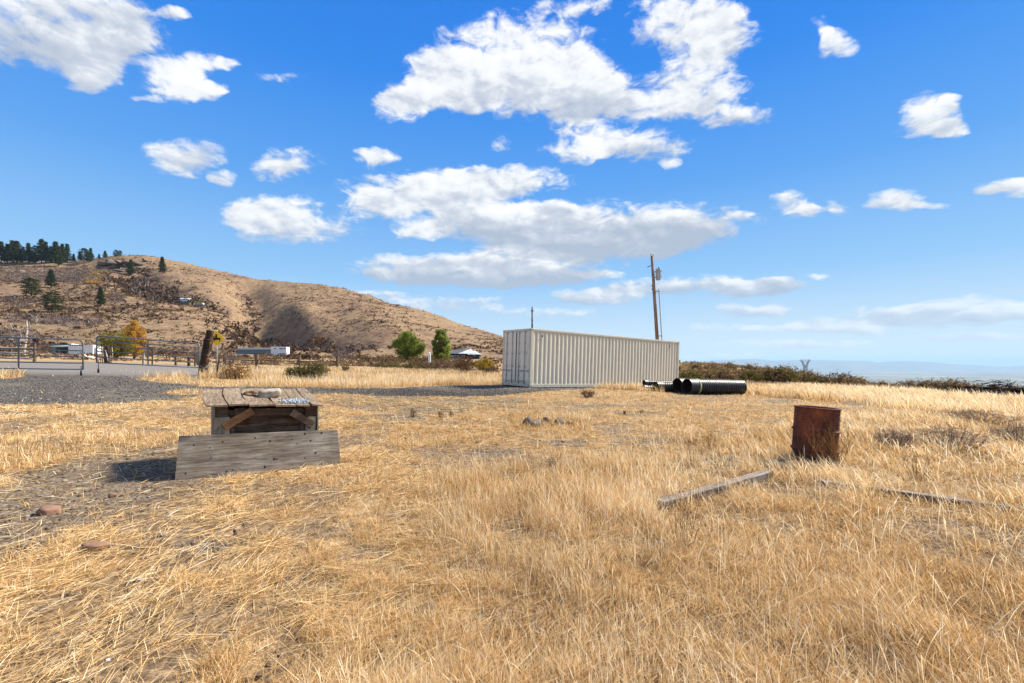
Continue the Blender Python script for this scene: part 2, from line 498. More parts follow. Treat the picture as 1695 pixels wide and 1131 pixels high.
def leafmat(name, stops, trans=0.35, rough=0.7):
    """Foliage, straw, needles: a 'tone' stored per leaf picks its colour."""
    m, t = new_mat(name)
    a = t.n('ShaderNodeAttribute', attribute_name='tone').outputs['Fac']
    col = t.ramp(a, stops)
    d = t.n('ShaderNodeBsdfDiffuse', {0: col, 1: rough})
    tr = t.n('ShaderNodeBsdfTranslucent', {0: col})
    mx = t.n('ShaderNodeMixShader', {0: trans, 1: d.outputs[0], 2: tr.outputs[0]})
    t.n('ShaderNodeOutputMaterial', {0: mx.outputs[0]})
    return m


def mat_ground():
    m, t = new_mat('ground_cover')
    pos = t.n('ShaderNodeNewGeometry').outputs['Position']
    gr = t.n('ShaderNodeAttribute', attribute_name='gravel').outputs['Fac']
    di = t.n('ShaderNodeAttribute', attribute_name='dirt').outputs['Fac']
    ba = t.n('ShaderNodeAttribute', attribute_name='bare').outputs['Fac']
    nb = t.noise(pos, 0.5, 5, 0.6)
    nm = t.noise(pos, 2.6, 6, 0.65)
    nf = t.noise(pos, 16.0, 6, 0.7)
    nff = t.n('ShaderNodeTexNoise', {'Vector': t.vm('MULTIPLY', pos, (45, 110, 60)), 'Scale': 1.0, 'Detail': 4.0, 'Roughness': .75}).outputs['Fac']
    # thatch of old straw over brown soil
    straw = t.ramp(t.m('ADD', t.m('MULTIPLY', nf, .55), t.m('MULTIPLY', nff, .45)), [(0.36, (0.085, 0.052, 0.030)), (0.46, (0.25, 0.165, 0.085)), (0.56, (0.43, 0.305, 0.165)), (0.68, (0.64, 0.50, 0.31))])
    straw = t.mix(t.m('MULTIPLY', t.step(nb, .42, .68), .45), straw, t.mix(1, straw, (0.92, 0.78, 0.62, 1), 'MULTIPLY'))
    soil = t.ramp(nf, [(0.25, (0.055, 0.036, 0.024)), (0.5, (0.115, 0.080, 0.052)), (0.75, (0.20, 0.145, 0.10))])
    bare = t.m('MULTIPLY', t.step(t.m('ADD', t.m('MULTIPLY', nm, .6), t.m('MULTIPLY', nf, .4)), .545, .64), 0.72)
    col = t.mix(t.m('MAXIMUM', bare, t.m('MULTIPLY', ba, t.m('MULTIPLY_ADD', t.step(nf, .62, .42), .45, .5))), straw, soil)
    # grit
    vo = t.n('ShaderNodeTexVoronoi', {'Vector': pos, 'Scale': 26.0}).outputs
    v2 = t.n('ShaderNodeTexVoronoi', {'Vector': pos, 'Scale': 60.0}).outputs
    sepv = t.n('ShaderNodeSeparateXYZ', {0: vo['Color']}).outputs[0]
    dirtc = t.ramp(t.m('ADD', t.m('MULTIPLY', sepv, .5), t.m('MULTIPLY', nff, .5)), [(0.2, (0.06, 0.042, 0.028)), (0.5, (0.125, 0.093, 0.062)), (0.68, (0.19, 0.155, 0.115)), (0.9, (0.30, 0.27, 0.22))])
    edge = t.m('ADD', di, t.m('MULTIPLY', t.m('SUBTRACT', nm, .5), 1.3))
    col = t.mix(t.m('MULTIPLY', t.step(edge, .38, .62), .92), col, dirtc)
    gcell = t.n('ShaderNodeSeparateXYZ', {0: v2['Color']}).outputs[0]
    g2 = t.m('ADD', t.m('MULTIPLY', gcell, .55), t.m('MULTIPLY', sepv, .45))
    gravel = t.ramp(g2, [(0.2, (0.026, 0.024, 0.021)), (0.5, (0.064, 0.058, 0.051)), (0.7, (0.108, 0.098, 0.086)), (0.92, (0.24, 0.22, 0.19))])
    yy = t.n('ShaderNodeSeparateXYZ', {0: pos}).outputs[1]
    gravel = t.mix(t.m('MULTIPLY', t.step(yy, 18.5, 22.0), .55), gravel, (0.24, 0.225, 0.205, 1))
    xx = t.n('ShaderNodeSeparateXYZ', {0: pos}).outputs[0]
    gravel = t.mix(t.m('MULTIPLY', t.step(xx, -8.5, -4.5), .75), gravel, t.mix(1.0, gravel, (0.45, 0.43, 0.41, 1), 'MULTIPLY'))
    gravel = t.mix(t.m('MULTIPLY', t.step(nb, .5, .72), .35), gravel, (0.21, 0.17, 0.12, 1))
    gedge = t.m('ADD', gr, t.m('MULTIPLY', t.m('SUBTRACT', nm, .5), 1.2))
    gm = t.step(gedge, .42, .60)
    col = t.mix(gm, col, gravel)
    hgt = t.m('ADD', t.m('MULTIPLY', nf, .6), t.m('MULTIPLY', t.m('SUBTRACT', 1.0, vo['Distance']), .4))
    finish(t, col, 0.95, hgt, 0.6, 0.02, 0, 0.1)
    return m


def mat_hill():
    m, t = new_mat('dry_hillside')
    pos = t.n('ShaderNodeNewGeometry').outputs['Position']
    n1 = t.noise(pos, 0.012, 5, 0.62)
    n2 = t.noise(pos, 0.06, 6, 0.68)
    n3 = t.noise(t.vm('MULTIPLY', pos, (1, 1, .4)), 0.40, 6, 0.72)
    col = t.ramp(n3, [(0.30, (0.12, 0.072, 0.040)), (0.46, (0.205, 0.138, 0.079)), (0.58, (0.265, 0.186, 0.111)), (0.75, (0.36, 0.262, 0.160))])
    br = t.ramp(n3, [(0.3, (0.075, 0.045, 0.033)), (0.65, (0.19, 0.12, 0.08))])
    f = t.m('ADD', t.m('MULTIPLY', n1, .5), t.m('MULTIPLY', n2, .5))
    col = t.mix(t.m('MULTIPLY', t.step(f, .46, .60), .85), col, br)
    vd = t.n('ShaderNodeTexVoronoi', {'Vector': t.vm('ADD', pos, t.vm('MULTIPLY', t.n('ShaderNodeTexNoise', {'Vector': pos, 'Scale': .25, 'Detail': 3.0}).outputs['Color'], (4, 4, 4))), 'Scale': 0.22}).outputs['Distance']
    col = t.mix(t.m('MULTIPLY', t.step(vd, .42, .20), t.m('MULTIPLY', t.step(n2, .40, .56), .75)), col, (0.088, 0.055, 0.038, 1))
    finish(t, col, 0.95, n3, 0.7, 0.8, 0, 0.05)
    return m


def mat_valley():
    m, t = new_mat('valley_land')
    pos = t.n('ShaderNodeNewGeometry').outputs['Position']
    n1 = t.noise(t.vm('MULTIPLY', pos, (1, .7, 1)), 0.0006, 6, 0.62)
    vo = t.n('ShaderNodeTexVoronoi', {'Vector': pos, 'Scale': 0.0011}, distance='CHEBYCHEV').outputs['Color']
    cell = t.n('ShaderNodeSeparateXYZ', {0: vo}).outputs[0]
    col = t.ramp(t.m('ADD', t.m('MULTIPLY', n1, .6), t.m('MULTIPLY', cell, .4)), [(0.25, (0.07, 0.085, 0.05)), (0.5, (0.16, 0.145, 0.10)), (0.75, (0.27, 0.235, 0.165))])
    finish(t, col, 0.95, None, spec=0.05)
    return m


def mat_mountain():
    m, t = new_mat('far_mountains')
    pos = t.n('ShaderNodeNewGeometry').outputs['Position']
    n1 = t.noise(pos, 0.0007, 6, 0.6)
    col = t.ramp(n1, [(0.3, (0.10, 0.10, 0.08)), (0.7, (0.20, 0.17, 0.12))])
    finish(t, col, 0.95, None, spec=0.05)
    return m


mat_ground(); mat_hill(); mat_valley(); mat_mountain()
STRAW = [(0.0, (0.060, 0.036, 0.022)), (0.22, (0.25, 0.142, 0.064)), (0.42, (0.545, 0.335, 0.130)), (0.64, (0.73, 0.51, 0.232)), (0.84, (0.85, 0.68, 0.40)), (1.0, (0.90, 0.80, 0.60))]
leafmat('straw', STRAW, 0.30)
leafmat('scrub_leaf', [(0, (0.050, 0.034, 0.028)), (.35, (0.13, 0.082, 0.055)), (.6, (0.215, 0.14, 0.078)), (.8, (0.27, 0.195, 0.095)), (1, (0.38, 0.27, 0.145))], 0.15)
leafmat('autumn_scrub', [(0, (.06, .042, .026)), (.35, (.17, .115, .062)), (.65, (.29, .205, .105)), (1, (.45, .34, .18))], 0.35)
leafmat('bare_twig', [(0, (0.085, 0.058, 0.048)), (.5, (0.20, 0.150, 0.130)), (1, (0.36, 0.30, 0.265))], 0.1)
leafmat('pine_needle', [(0, (0.018, 0.028, 0.014)), (.5, (0.050, 0.070, 0.030)), (1, (0.115, 0.135, 0.060))], 0.12)
leafmat('green_leaf', [(0, (0.07, 0.105, 0.02)), (.5, (0.18, 0.235, 0.042)), (.85, (0.31, 0.35, 0.07)), (1, (0.42, 0.39, 0.11))], 0.5)
leafmat('olive_leaf', [(0, (0.055, 0.05, 0.016)), (.5, (0.13, 0.115, 0.035)), (1, (0.25, 0.205, 0.075))], 0.25)
leafmat('yellow_leaf', [(0, (0.16, 0.13, 0.02)), (.5, (0.40, 0.26, 0.03)), (1, (0.58, 0.38, 0.06))], 0.4)
leafmat('orange_leaf', [(0, (0.20, 0.12, 0.03)), (.5, (0.50, 0.27, 0.04)), (1, (0.66, 0.42, 0.08))], 0.4)
leafmat('yellow_green_leaf', [(0, (0.075, 0.075, 0.016)), (.5, (0.20, 0.185, 0.03)), (1, (0.36, 0.28, 0.05))], 0.35)
leafmat('dark_branch', [(0, (0.012, 0.010, 0.011)), (.6, (0.042, 0.035, 0.036)), (.92, (0.09, 0.078, 0.075)), (1, (0.28, 0.25, 0.23))], 0.0)
leafmat('rusty_twig', [(0, (0.085, 0.045, 0.025)), (.5, (0.21, 0.12, 0.06)), (1, (0.36, 0.22, 0.115))], 0.1)
leafmat('stone_chip', [(0, (0.04, 0.036, 0.032)), (.4, (0.10, 0.090, 0.079)), (.75, (0.18, 0.163, 0.144)), (.92, (0.29, 0.26, 0.22)), (1, (0.48, 0.44, 0.39))], 0.0)
leafmat('dirt_stone', [(0, (0.05, 0.036, 0.026)), (.4, (0.14, 0.108, 0.078)), (.75, (0.24, 0.20, 0.155)), (1, (0.42, 0.39, 0.34))], 0.0)
simple('bark', (0.16, 0.115, 0.08), (0.06, 0.042, 0.03), 6.0, 0.95)
simple('pale_bark', (0.55, 0.50, 0.45), (0.26, 0.22, 0.19), 5.0, 0.9)
simple('brown_rock', (0.30, 0.175, 0.115), (0.13, 0.075, 0.05), 9.0, 0.9, bstr=0.5)
simple('grey_rock', (0.32, 0.265, 0.195), (0.10, 0.085, 0.072), 9.0, 0.9, bstr=0.5)
simple('dark_rock', (0.20, 0.148, 0.105), (0.05, 0.04, 0.034), 9.0, 0.9, bstr=0.5)
simple('slab_rock', (0.44, 0.38, 0.29), (0.20, 0.16, 0.115), 8.0, 0.9, bstr=0.4)
simple('pale_pebble', (0.52, 0.60, 0.66), (0.25, 0.30, 0.34), 40.0, 0.5)
simple('gate_steel', (0.16, 0.185, 0.20), (0.095, 0.115, 0.13), 3.0, 0.5, 0.4, 0.5)
simple('rubber', (0.02, 0.02, 0.02), (0.012, 0.012, 0.012), 8, 0.8)
simple('galvanised', (0.34, 0.37, 0.37), (0.24, 0.265, 0.27), 3.0, 0.5, 0.4)
simple('transformer_grey', (0.40, 0.46, 0.45), (0.30, 0.35, 0.345), 3.0, 0.45)
simple('dark_iron', (0.035, 0.04, 0.042), (0.02, 0.023, 0.025), 3.0, 0.6, 0.3)
simple('insulator_brown', (0.05, 0.035, 0.03), (0.03, 0.02, 0.018), 3.0, 0.3)
simple('rusty_steel', (0.13, 0.055, 0.03), (0.06, 0.03, 0.02), 10.0, 0.85)
simple('sign_yellow', (0.98, 0.62, 0.015), (0.94, 0.58, 0.015), 3.0, 0.45)
simple('sign_black', (0.012, 0.012, 0.012), (0.01, 0.01, 0.01), 3.0, 0.5)
simple('house_wall', (0.035, 0.045, 0.065), (0.028, 0.036, 0.052), 3.0, 0.8)
simple('dark_shingle', (0.10, 0.105, 0.115), (0.065, 0.07, 0.078), 3.0, 0.75)
simple('white_trim', (0.78, 0.78, 0.76), (0.70, 0.70, 0.68), 2.0, 0.6)
simple('window_glass', (0.05, 0.06, 0.07), (0.035, 0.04, 0.05), 1.0, 0.08, 0, 0.6, 0.0)
simple('teal_metal', (0.17, 0.26, 0.275), (0.125, 0.195, 0.21), 1.5, 0.55)
simple('pale_teal_roof', (0.38, 0.56, 0.54), (0.29, 0.44, 0.43), 1.5, 0.5)
simple('white_metal', (0.72, 0.75, 0.77), (0.60, 0.63, 0.66), 1.0, 0.45)
simple('grey_boards', (0.36, 0.35, 0.33), (0.22, 0.21, 0.20), 2.0, 0.9)
simple('wool', (0.80, 0.74, 0.64), (0.62, 0.55, 0.45), 6.0, 0.95, bstr=0.5)
simple('tower_steel', (0.20, 0.22, 0.23), (0.15, 0.17, 0.18), 1.0, 0.6, 0.3)
simple('lime_band', (0.42, 0.47, 0.25), (0.32, 0.37, 0.2), 4.0, 0.6)
wood('plywood_grey', (0.315, 0.280, 0.232), (0.095, 0.080, 0.065), 0, 2.2, True)
wood('lid_wood', (0.40, 0.325, 0.235), (0.13, 0.098, 0.068), 1, 2.6, False)
wood('panel_wood', (0.205, 0.145, 0.100), (0.055, 0.036, 0.025), 0, 1.6, False, (0.035, 0.022, 0.016))
wood('brace_orange', (0.40, 0.235, 0.115), (0.19, 0.095, 0.045), 0, 3.0, False)
wood('brace_brown', (0.25, 0.185, 0.145), (0.115, 0.08, 0.06), 0, 3.0, False)
wood('grey_paint_wood', (0.44, 0.425, 0.345), (0.20, 0.185, 0.145), 2, 2.0, False)
wood('beam_wood', (0.38, 0.34, 0.29), (0.12, 0.10, 0.085), 0, 2.2, False)
wood('pale_plank', (0.52, 0.45, 0.36), (0.28, 0.225, 0.17), 0, 2.2, False)
wood('fence_wood', (0.27, 0.205, 0.15), (0.12, 0.085, 0.06), 0, 1.0, False)
wood('fence_post_wood', (0.25, 0.175, 0.12), (0.10, 0.068, 0.048), 2, 1.0, False)
wood('pale_rail', (0.55, 0.48, 0.40), (0.34, 0.28, 0.22), 0, 1.0, False)
wood('charred_post', (0.095, 0.064, 0.047), (0.022, 0.017, 0.015), 2, 1.0, False, (0.26, 0.085, 0.03))
wood('pole_wood', (0.40, 0.31, 0.245), (0.22, 0.165, 0.13), 2, 0.7, False)


def mat_container(name, base):
    m, t = new_mat(name)
    tc = t.n('ShaderNodeTexCoord').outputs['Object']
    n = t.noise(t.vm('MULTIPLY', tc, (1.2, 1.2, .35)), 2.0, 6, 0.6)
    n2 = t.noise(tc, 9.0, 5, 0.7)
    col = t.ramp(n, [(0.3, tuple(v * .86 for v in base)), (0.7, base)])
    streak = t.noise(t.vm('MULTIPLY', tc, (7, 7, .5)), 1.6, 5, 0.7)
    col = t.mix(t.m('MULTIPLY', t.step(streak, .55, .70), .38), col, (0.26, 0.20, 0.13, 1))
    sp = t.n('ShaderNodeSeparateXYZ', {0: tc})
    lowz = t.step(sp.outputs[2], .42, .02)
    col = t.mix(t.m('MULTIPLY', t.m('MULTIPLY', lowz, t.step(n2, .40, .66)), .42), col, (0.22, 0.17, 0.12, 1))
    col = t.mix(t.m('MULTIPLY', t.step(n2, .70, .76), .7), col, (0.14, 0.065, 0.035, 1))
    finish(t, col, t.ramp(n2, [(0, (.5, .5, .5)), (1, (.72, .72, .72))]), n2, 0.04, 0.01, 0, 0.35)
    return m


mat_container('cream_paint', (0.61, 0.575, 0.465))
mat_container('cream_paint_lifted', (0.76, 0.73, 0.63))  # same cream as the walls, lightened to offset the shade on the doors


def mat_rust():
    m, t = new_mat('drum_rust')
    tc = t.n('ShaderNodeTexCoord').outputs['Object']
    n = t.noise(t.vm('MULTIPLY', tc, (1, 1, .7)), 3.4, 7, 0.65)
    n2 = t.noise(t.vm('MULTIPLY', tc, (1, 1, .8)), 26, 6, 0.7)
    f = t.m('ADD', t.m('MULTIPLY', n, .7), t.m('MULTIPLY', n2, .3))
    col = t.ramp(f, [(0.34, (0.024, 0.014, 0.012)), (0.46, (0.078, 0.029, 0.020)), (0.57, (0.165, 0.050, 0.027)), (0.72, (0.30, 0.095, 0.042))])
    finish(t, col, 0.85, n2, 0.35, 0.004, 0, 0.25)


mat_rust()


def mat_plastic():
    m, t = new_mat('black_plastic')
    tc = t.n('ShaderNodeTexCoord').outputs['Object']
    n = t.noise(tc, 4.0, 6, 0.65)
    col = t.ramp(n, [(0.35, (0.010, 0.010, 0.011)), (0.75, (0.028, 0.026, 0.025))])
    finish(t, col, t.ramp(n, [(0.3, (.34, .34, .34)), (.8, (.6, .6, .6))]), None, spec=0.5)


mat_plastic()

# ------------------------------------------------------------------ mesh helpers
def link(name, me, mat, parent=None, smooth=False):
    o = bpy.data.objects.new(name, me)
    COL.objects.link(o)
    if mat is not None:
        me.materials.append(MATS[mat] if isinstance(mat, str) else mat)
    if parent is not None:
        o.parent = parent
    if smooth:
        me.polygons.foreach_set('use_smooth', [True] * len(me.polygons))
    return o


def tag(o, label=None, cat=None, group=None, kind=None):
    for k, v in (('label', label), ('category', cat), ('group', group), ('kind', kind)):
        if v:
            o[k] = v
    return o


def thing(name, label, cat, loc=(0, 0, 0), rz=0.0, group=None):
    o = bpy.data.objects.new(name, None)
    COL.objects.link(o)
    o.location = loc
    o.rotation_euler = (0, 0, rz)
    o.empty_display_size = 0.2
    return tag(o, label, cat, group)


ORD = ['first', 'second', 'third', 'fourth', 'fifth', 'sixth', 'seventh', 'eighth', 'ninth', 'tenth', 'eleventh', 'twelfth', 'thirteenth', 'fourteenth', 'fifteenth', 'sixteenth', 'seventeenth', 'eighteenth', 'nineteenth', 'twentieth',
       'twenty-first', 'twenty-second', 'twenty-third', 'twenty-fourth', 'twenty-fifth', 'twenty-sixth', 'twenty-seventh', 'twenty-eighth', 'twenty-ninth', 'thirtieth', 'thirty-first', 'thirty-second', 'thirty-third']


def copy_thing(o, loc, rz=0.0, scale=1.0, label=None, group=None):
    c = o.copy(); COL.objects.link(c)
    c.location = loc; c.rotation_euler = (0, 0, rz)
    c.scale = (scale,) * 3 if not hasattr(scale, '__len__') else scale
    if label: c['label'] = label
    if group: c['group'] = group
    for ch in list(o.children):
        d = ch.copy(); COL.objects.link(d); d.parent = c
        for g in list(ch.children):
            e = g.copy(); COL.objects.link(e); e.parent = d
    return c


def np_mesh(name, V, Fq=None, Ft=None, tone=None, mi=None):
    """Mesh from arrays: quads Fq (n,4) and triangles Ft (m,3)."""
    me = bpy.data.meshes.new(name)
    nq = 0 if Fq is None else len(Fq); nt = 0 if Ft is None else len(Ft)
    me.vertices.add(len(V)); me.vertices.foreach_set('co', np.ascontiguousarray(V, np.float32).ravel())
    loops = np.concatenate([a.ravel() for a in (Fq, Ft) if a is not None and len(a)]).astype(np.int32)
    me.loops.add(len(loops)); me.loops.foreach_set('vertex_index', loops)
    me.polygons.add(nq + nt)
    st = np.concatenate([np.arange(nq) * 4, nq * 4 + np.arange(nt) * 3]).astype(np.int32)
    me.polygons.foreach_set('loop_start', st)
    me.update(calc_edges=True)
    if tone is not None:
        a = me.attributes.new('tone', 'FLOAT', 'POINT')
        a.data.foreach_set('value', np.ascontiguousarray(tone, np.float32))
    return me


class MB:
    """Collects shapes into one mesh."""
    def __init__(self):
        self.v = []; self.f = []; self.s = []; self.tone = []

    def add(self, vs, fs, smooth=False, tone=0.5):
        o = len(self.v)
        self.v += [tuple(p) for p in vs]
        self.tone += [tone] * len(vs)
        self.f += [tuple(i + o for i in f) for f in fs]
        self.s += [smooth] * len(fs)

    def box(self, c, s, rot=None, tone=0.5):
        hx, hy, hz = s[0] / 2, s[1] / 2, s[2] / 2
        vs = [Vector((x, y, z)) for x in (-hx, hx) for y in (-hy, hy) for z in (-hz, hz)]
        if rot is not None:
            M = rot if isinstance(rot, Matrix) else Euler(rot).to_matrix()
            vs = [M @ p for p in vs]
        c = Vector(c)
        self.add([p + c for p in vs], [(0, 1, 3, 2), (4, 6, 7, 5), (0, 4, 5, 1), (2, 3, 7, 6), (0, 2, 6, 4), (1, 5, 7, 3)], tone=tone)

    def hexa(self, p):
        """Eight corners: bottom ring of four, top ring of four."""
        self.add(p, [(3, 2, 1, 0), (4, 5, 6, 7), (0, 1, 5, 4), (1, 2, 6, 5), (2, 3, 7, 6), (3, 0, 4, 7)])

    def tube(self, pts, rad, n=8, caps=True, tone=0.5, smooth=True):
        pts = [Vector(p) for p in pts]
        rr = rad if hasattr(rad, '__len__') else [rad] * len(pts)
        vs = []; fs = []
        ref = None
        for i, p in enumerate(pts):
            d = (pts[min(i + 1, len(pts) - 1)] - pts[max(i - 1, 0)])
            if d.length < 1e-9: d = Vector((0, 0, 1))
            d.normalize()
            if ref is None:
                ref = d.orthogonal().normalized()
            ref = (ref - d * ref.dot(d))
            if ref.length < 1e-6: ref = d.orthogonal()
            ref.normalize()
            b = d.cross(ref)
            for k in range(n):
                a = 2 * math.pi * k / n
                vs.append(p + (ref * math.cos(a) + b * math.sin(a)) * rr[i])
        for i in range(len(pts) - 1):
            for k in range(n):
                k2 = (k + 1) % n
                fs.append((i * n + k, i * n + k2, (i + 1) * n + k2, (i + 1) * n + k))
        self.add(vs, fs, smooth, tone)
        if caps:
            o = len(self.v) - len(vs)
            self.f.append(tuple(o + k for k in reversed(range(n)))); self.s.append(False)
            self.f.append(tuple(o + (len(pts) - 1) * n + k for k in range(n))); self.s.append(False)

    def lathe(self, prof, n=40, smooth=True, axis='z'):
        vs = []; fs = []
        for r, z in prof:
            for k in range(n):
                a = 2 * math.pi * k / n
                vs.append((r * math.cos(a), r * math.sin(a), z) if axis == 'z' else (z, r * math.cos(a), r * math.sin(a)))
        for i in range(len(prof) - 1):
            for k in range(n):
                k2 = (k + 1) % n
                fs.append((i * n + k, i * n + k2, (i + 1) * n + k2, (i + 1) * n + k))
        self.add(vs, fs, smooth)

    def prism(self, poly, off, axis_u, axis_v, origin):
        """Flat outline (u, v) pairs, pushed by the vector off into a solid."""
        O = Vector(origin); U = Vector(axis_u); W = Vector(axis_v); off = Vector(off)
        a = [O + U * x + W * y for x, y in poly]
        n = len(a)
        self.add(a + [p + off for p in a], [tuple(reversed(range(n))), tuple(range(n, 2 * n))] + [(i, (i + 1) % n, n + (i + 1) % n, n + i) for i in range(n)])

    def build(self, name, mat, parent=None, bevel=0.0, tone=False):
        me = bpy.data.meshes.new(name)
        me.from_pydata(self.v, [], self.f)
        me.polygons.foreach_set('use_smooth', self.s)
        if tone:
            a = me.attributes.new('tone', 'FLOAT', 'POINT')
            a.data.foreach_set('value', self.tone)
        me.update()
        bm = bmesh.new(); bm.from_mesh(me)
        bmesh.ops.recalc_face_normals(bm, faces=bm.faces)
        bm.to_mesh(me); bm.free()
        o = link(name, me, mat, parent)
        if bevel:
            b = o.modifiers.new('bevel', 'BEVEL'); b.width = bevel; b.segments = 2; b.limit_method = 'ANGLE'
        return o


# ------------------------------------------------------------------ the land: one sheet from the photographer's feet to the horizon
def build_land():
    a1 = np.radians(np.arange(-62, 62.01, 0.2))
    a0 = np.radians(np.arange(-180, -62.5, 4.0)); a2 = np.radians(np.arange(66, 180, 4.0))
    A = np.concatenate([a0, a1, a2])
    r = np.exp(np.concatenate([np.arange(math.log(.35), math.log(60), .017), np.arange(math.log(60), math.log(44000), .0195)]))
    AA, RR = np.meshgrid(A, r, indexing='ij')
    X = RR * np.sin(AA); Y = RR * np.cos(AA)
    Z = H(X, Y)
    nA, nR = X.shape
    idx = np.arange(nA * nR).reshape(nA, nR)
    i2 = np.roll(idx, -1, axis=0)
    Q = np.stack([idx[:, :-1], idx[:, 1:], i2[:, 1:], i2[:, :-1]], -1)
    yc = Y[:, :-1]; uc = X[:, :-1] / np.maximum(yc, 1); rc = RR[:, :-1]
    hill = (yc > 165) & (uc < 0.17) & (rc < 2500) | (rc > 165) & (yc <= 165) & (X[:, :-1] < 0) & (rc < 2500)
    mount = (yc > 24500)
    val = (rc > 900) & ~mount & ~hill
    ground = ~(hill | mount | val)
    px, py = topix(X, Y, Z)
    front = Y > 0.5
    grav = ((inpoly(px, py, P_GRAVEL) | inpoly(px, py, P_ROAD2)) & ~inpoly(px, py, P_ISLE) & ~inpoly(px, py, P_ISLE2) & ~inpoly(px, py, P_ISLE3)) & front & (RR < 120)
    dirt = (inpoly(px, py, P_DIRT)) & front
    brown = inpoly(px, py, P_BROWN) & front
    bare = np.maximum(bare_mask(X, Y), .62 * gauss((inpoly(px, py, T_MAIN) & front).astype(float), 2, 0)) * (RR < 60)
    V = np.stack([X, Y, Z], -1).reshape(-1, 3)
    out = {}
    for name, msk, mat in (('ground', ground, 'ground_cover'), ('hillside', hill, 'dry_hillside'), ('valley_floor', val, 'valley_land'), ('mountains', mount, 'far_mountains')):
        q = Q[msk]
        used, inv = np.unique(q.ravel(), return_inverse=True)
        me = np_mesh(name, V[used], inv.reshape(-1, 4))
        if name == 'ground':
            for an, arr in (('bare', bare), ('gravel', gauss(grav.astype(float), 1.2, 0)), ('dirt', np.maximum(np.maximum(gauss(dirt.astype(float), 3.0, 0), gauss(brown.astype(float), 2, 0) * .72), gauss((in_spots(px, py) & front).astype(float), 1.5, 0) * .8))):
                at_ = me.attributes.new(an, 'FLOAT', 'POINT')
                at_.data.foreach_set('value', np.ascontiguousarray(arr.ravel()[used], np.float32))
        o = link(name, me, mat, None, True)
        tag(o, {'ground': 'dry straw covered ground with bare soil and gravel', 'hillside': 'tan dry grass hillside rising on the left', 'valley_floor': 'hazy wide valley floor far below', 'mountains': 'long blue ridge of far mountains'}[name], 'land', None, 'structure')
        out[name] = o
    # the small hole under the photographer's feet
    return out


LAND = build_land()


# ------------------------------------------------------------------ haze (even air out to the far ridge)
def build_haze():
    mb = MB()
    mb.box((0, 0, 75), (110000, 110000, 950))
    m, t = new_mat('thin_haze')
    v = t.n('ShaderNodeVolumePrincipled', {'Color': (0.40, 0.62, 0.86, 1), 'Density': 3.3e-5, 'Anisotropy': 0.0})
    t.n('ShaderNodeOutputMaterial', {'Volume': v.outputs[0]})
    o = mb.build('haze', 'thin_haze')
    tag(o, 'thin blue haze over the far valley', 'haze', None, 'stuff')

# ------------------------------------------------------------------ dry grass
def blades(base, h, wid, lean_dir, lean, tone, segs=2, head=None, curve=0.6, tip_tone=0.12):
    """Ribbons. base (n,3), h height, lean_dir radians, lean = horizontal reach as a share of the height."""
    n = len(base)
    face = RNG.uniform(0, 2 * math.pi, n)
    # half of the ribbons turn their flat side roughly to the south-facing viewer, the rest anywhere
    wx, wy = np.cos(face), np.sin(face)
    lx, ly = np.cos(lean_dir) * lean * h, np.sin(lean_dir) * lean * h
    V = np.empty((n, 2 * segs + 1, 3), np.float32); T = np.empty((n, 2 * segs + 1), np.float32)
    for k in range(segs + 1):
        s = k / segs
        cx = base[:, 0] + lx * s ** (1 + curve); cy = base[:, 1] + ly * s ** (1 + curve)
        cz = base[:, 2] + h * s * (1 - 0.25 * np.minimum(lean, 1.5) * s)
        if k < segs:
            w = wid * (1 - 0.35 * s)
            if head is not None and k == segs - 1:
                w = np.where(head, wid * 2.1, w)
            V[:, 2 * k, 0] = cx - wx * w / 2; V[:, 2 * k, 1] = cy - wy * w / 2; V[:, 2 * k, 2] = cz
            V[:, 2 * k + 1, 0] = cx + wx * w / 2; V[:, 2 * k + 1, 1] = cy + wy * w / 2; V[:, 2 * k + 1, 2] = cz
            T[:, 2 * k] = T[:, 2 * k + 1] = tone + tip_tone * (s - .4) + (np.where(head, .22, 0) if head is not None and k == segs - 1 else 0)
        else:
            V[:, 2 * k, 0] = cx; V[:, 2 * k, 1] = cy; V[:, 2 * k, 2] = cz
            T[:, 2 * k] = tone + tip_tone * .6 + (np.where(head, .26, 0) if head is not None else 0)
    m = 2 * segs + 1
    off = (np.arange(n) * m)[:, None]
    q = np.concatenate([off + np.array([[2 * k, 2 * k + 1, 2 * k + 3, 2 * k + 2]]) for k in range(segs - 1)], 0) if segs > 1 else np.zeros((0, 4), int)
    t = off + np.array([[2 * segs - 2, 2 * segs - 1, 2 * segs]])
    return V.reshape(-1, 3), q, t, np.clip(T.reshape(-1), 0, 1)


def merge(parts):
    Vs, Qs, Ts, Os = [], [], [], []
    o = 0
    for V, q, t, tn in parts:
        Vs.append(V); Qs.append(q + o); Ts.append(t + o); Os.append(tn); o += len(V)
    return np.concatenate(Vs), np.concatenate(Qs), np.concatenate(Ts), np.concatenate(Os)


def scatter(n, r0, r1, amax=52, power=1.0):
    """Random ground points, thinning out with distance so that cover stays even to the eye."""
    a = np.radians(RNG.uniform(-amax, amax, n))
    t = RNG.uniform(0, 1, n) ** power
    r = r0 * (r1 / r0) ** t
    return r * np.sin(a), r * np.cos(a)


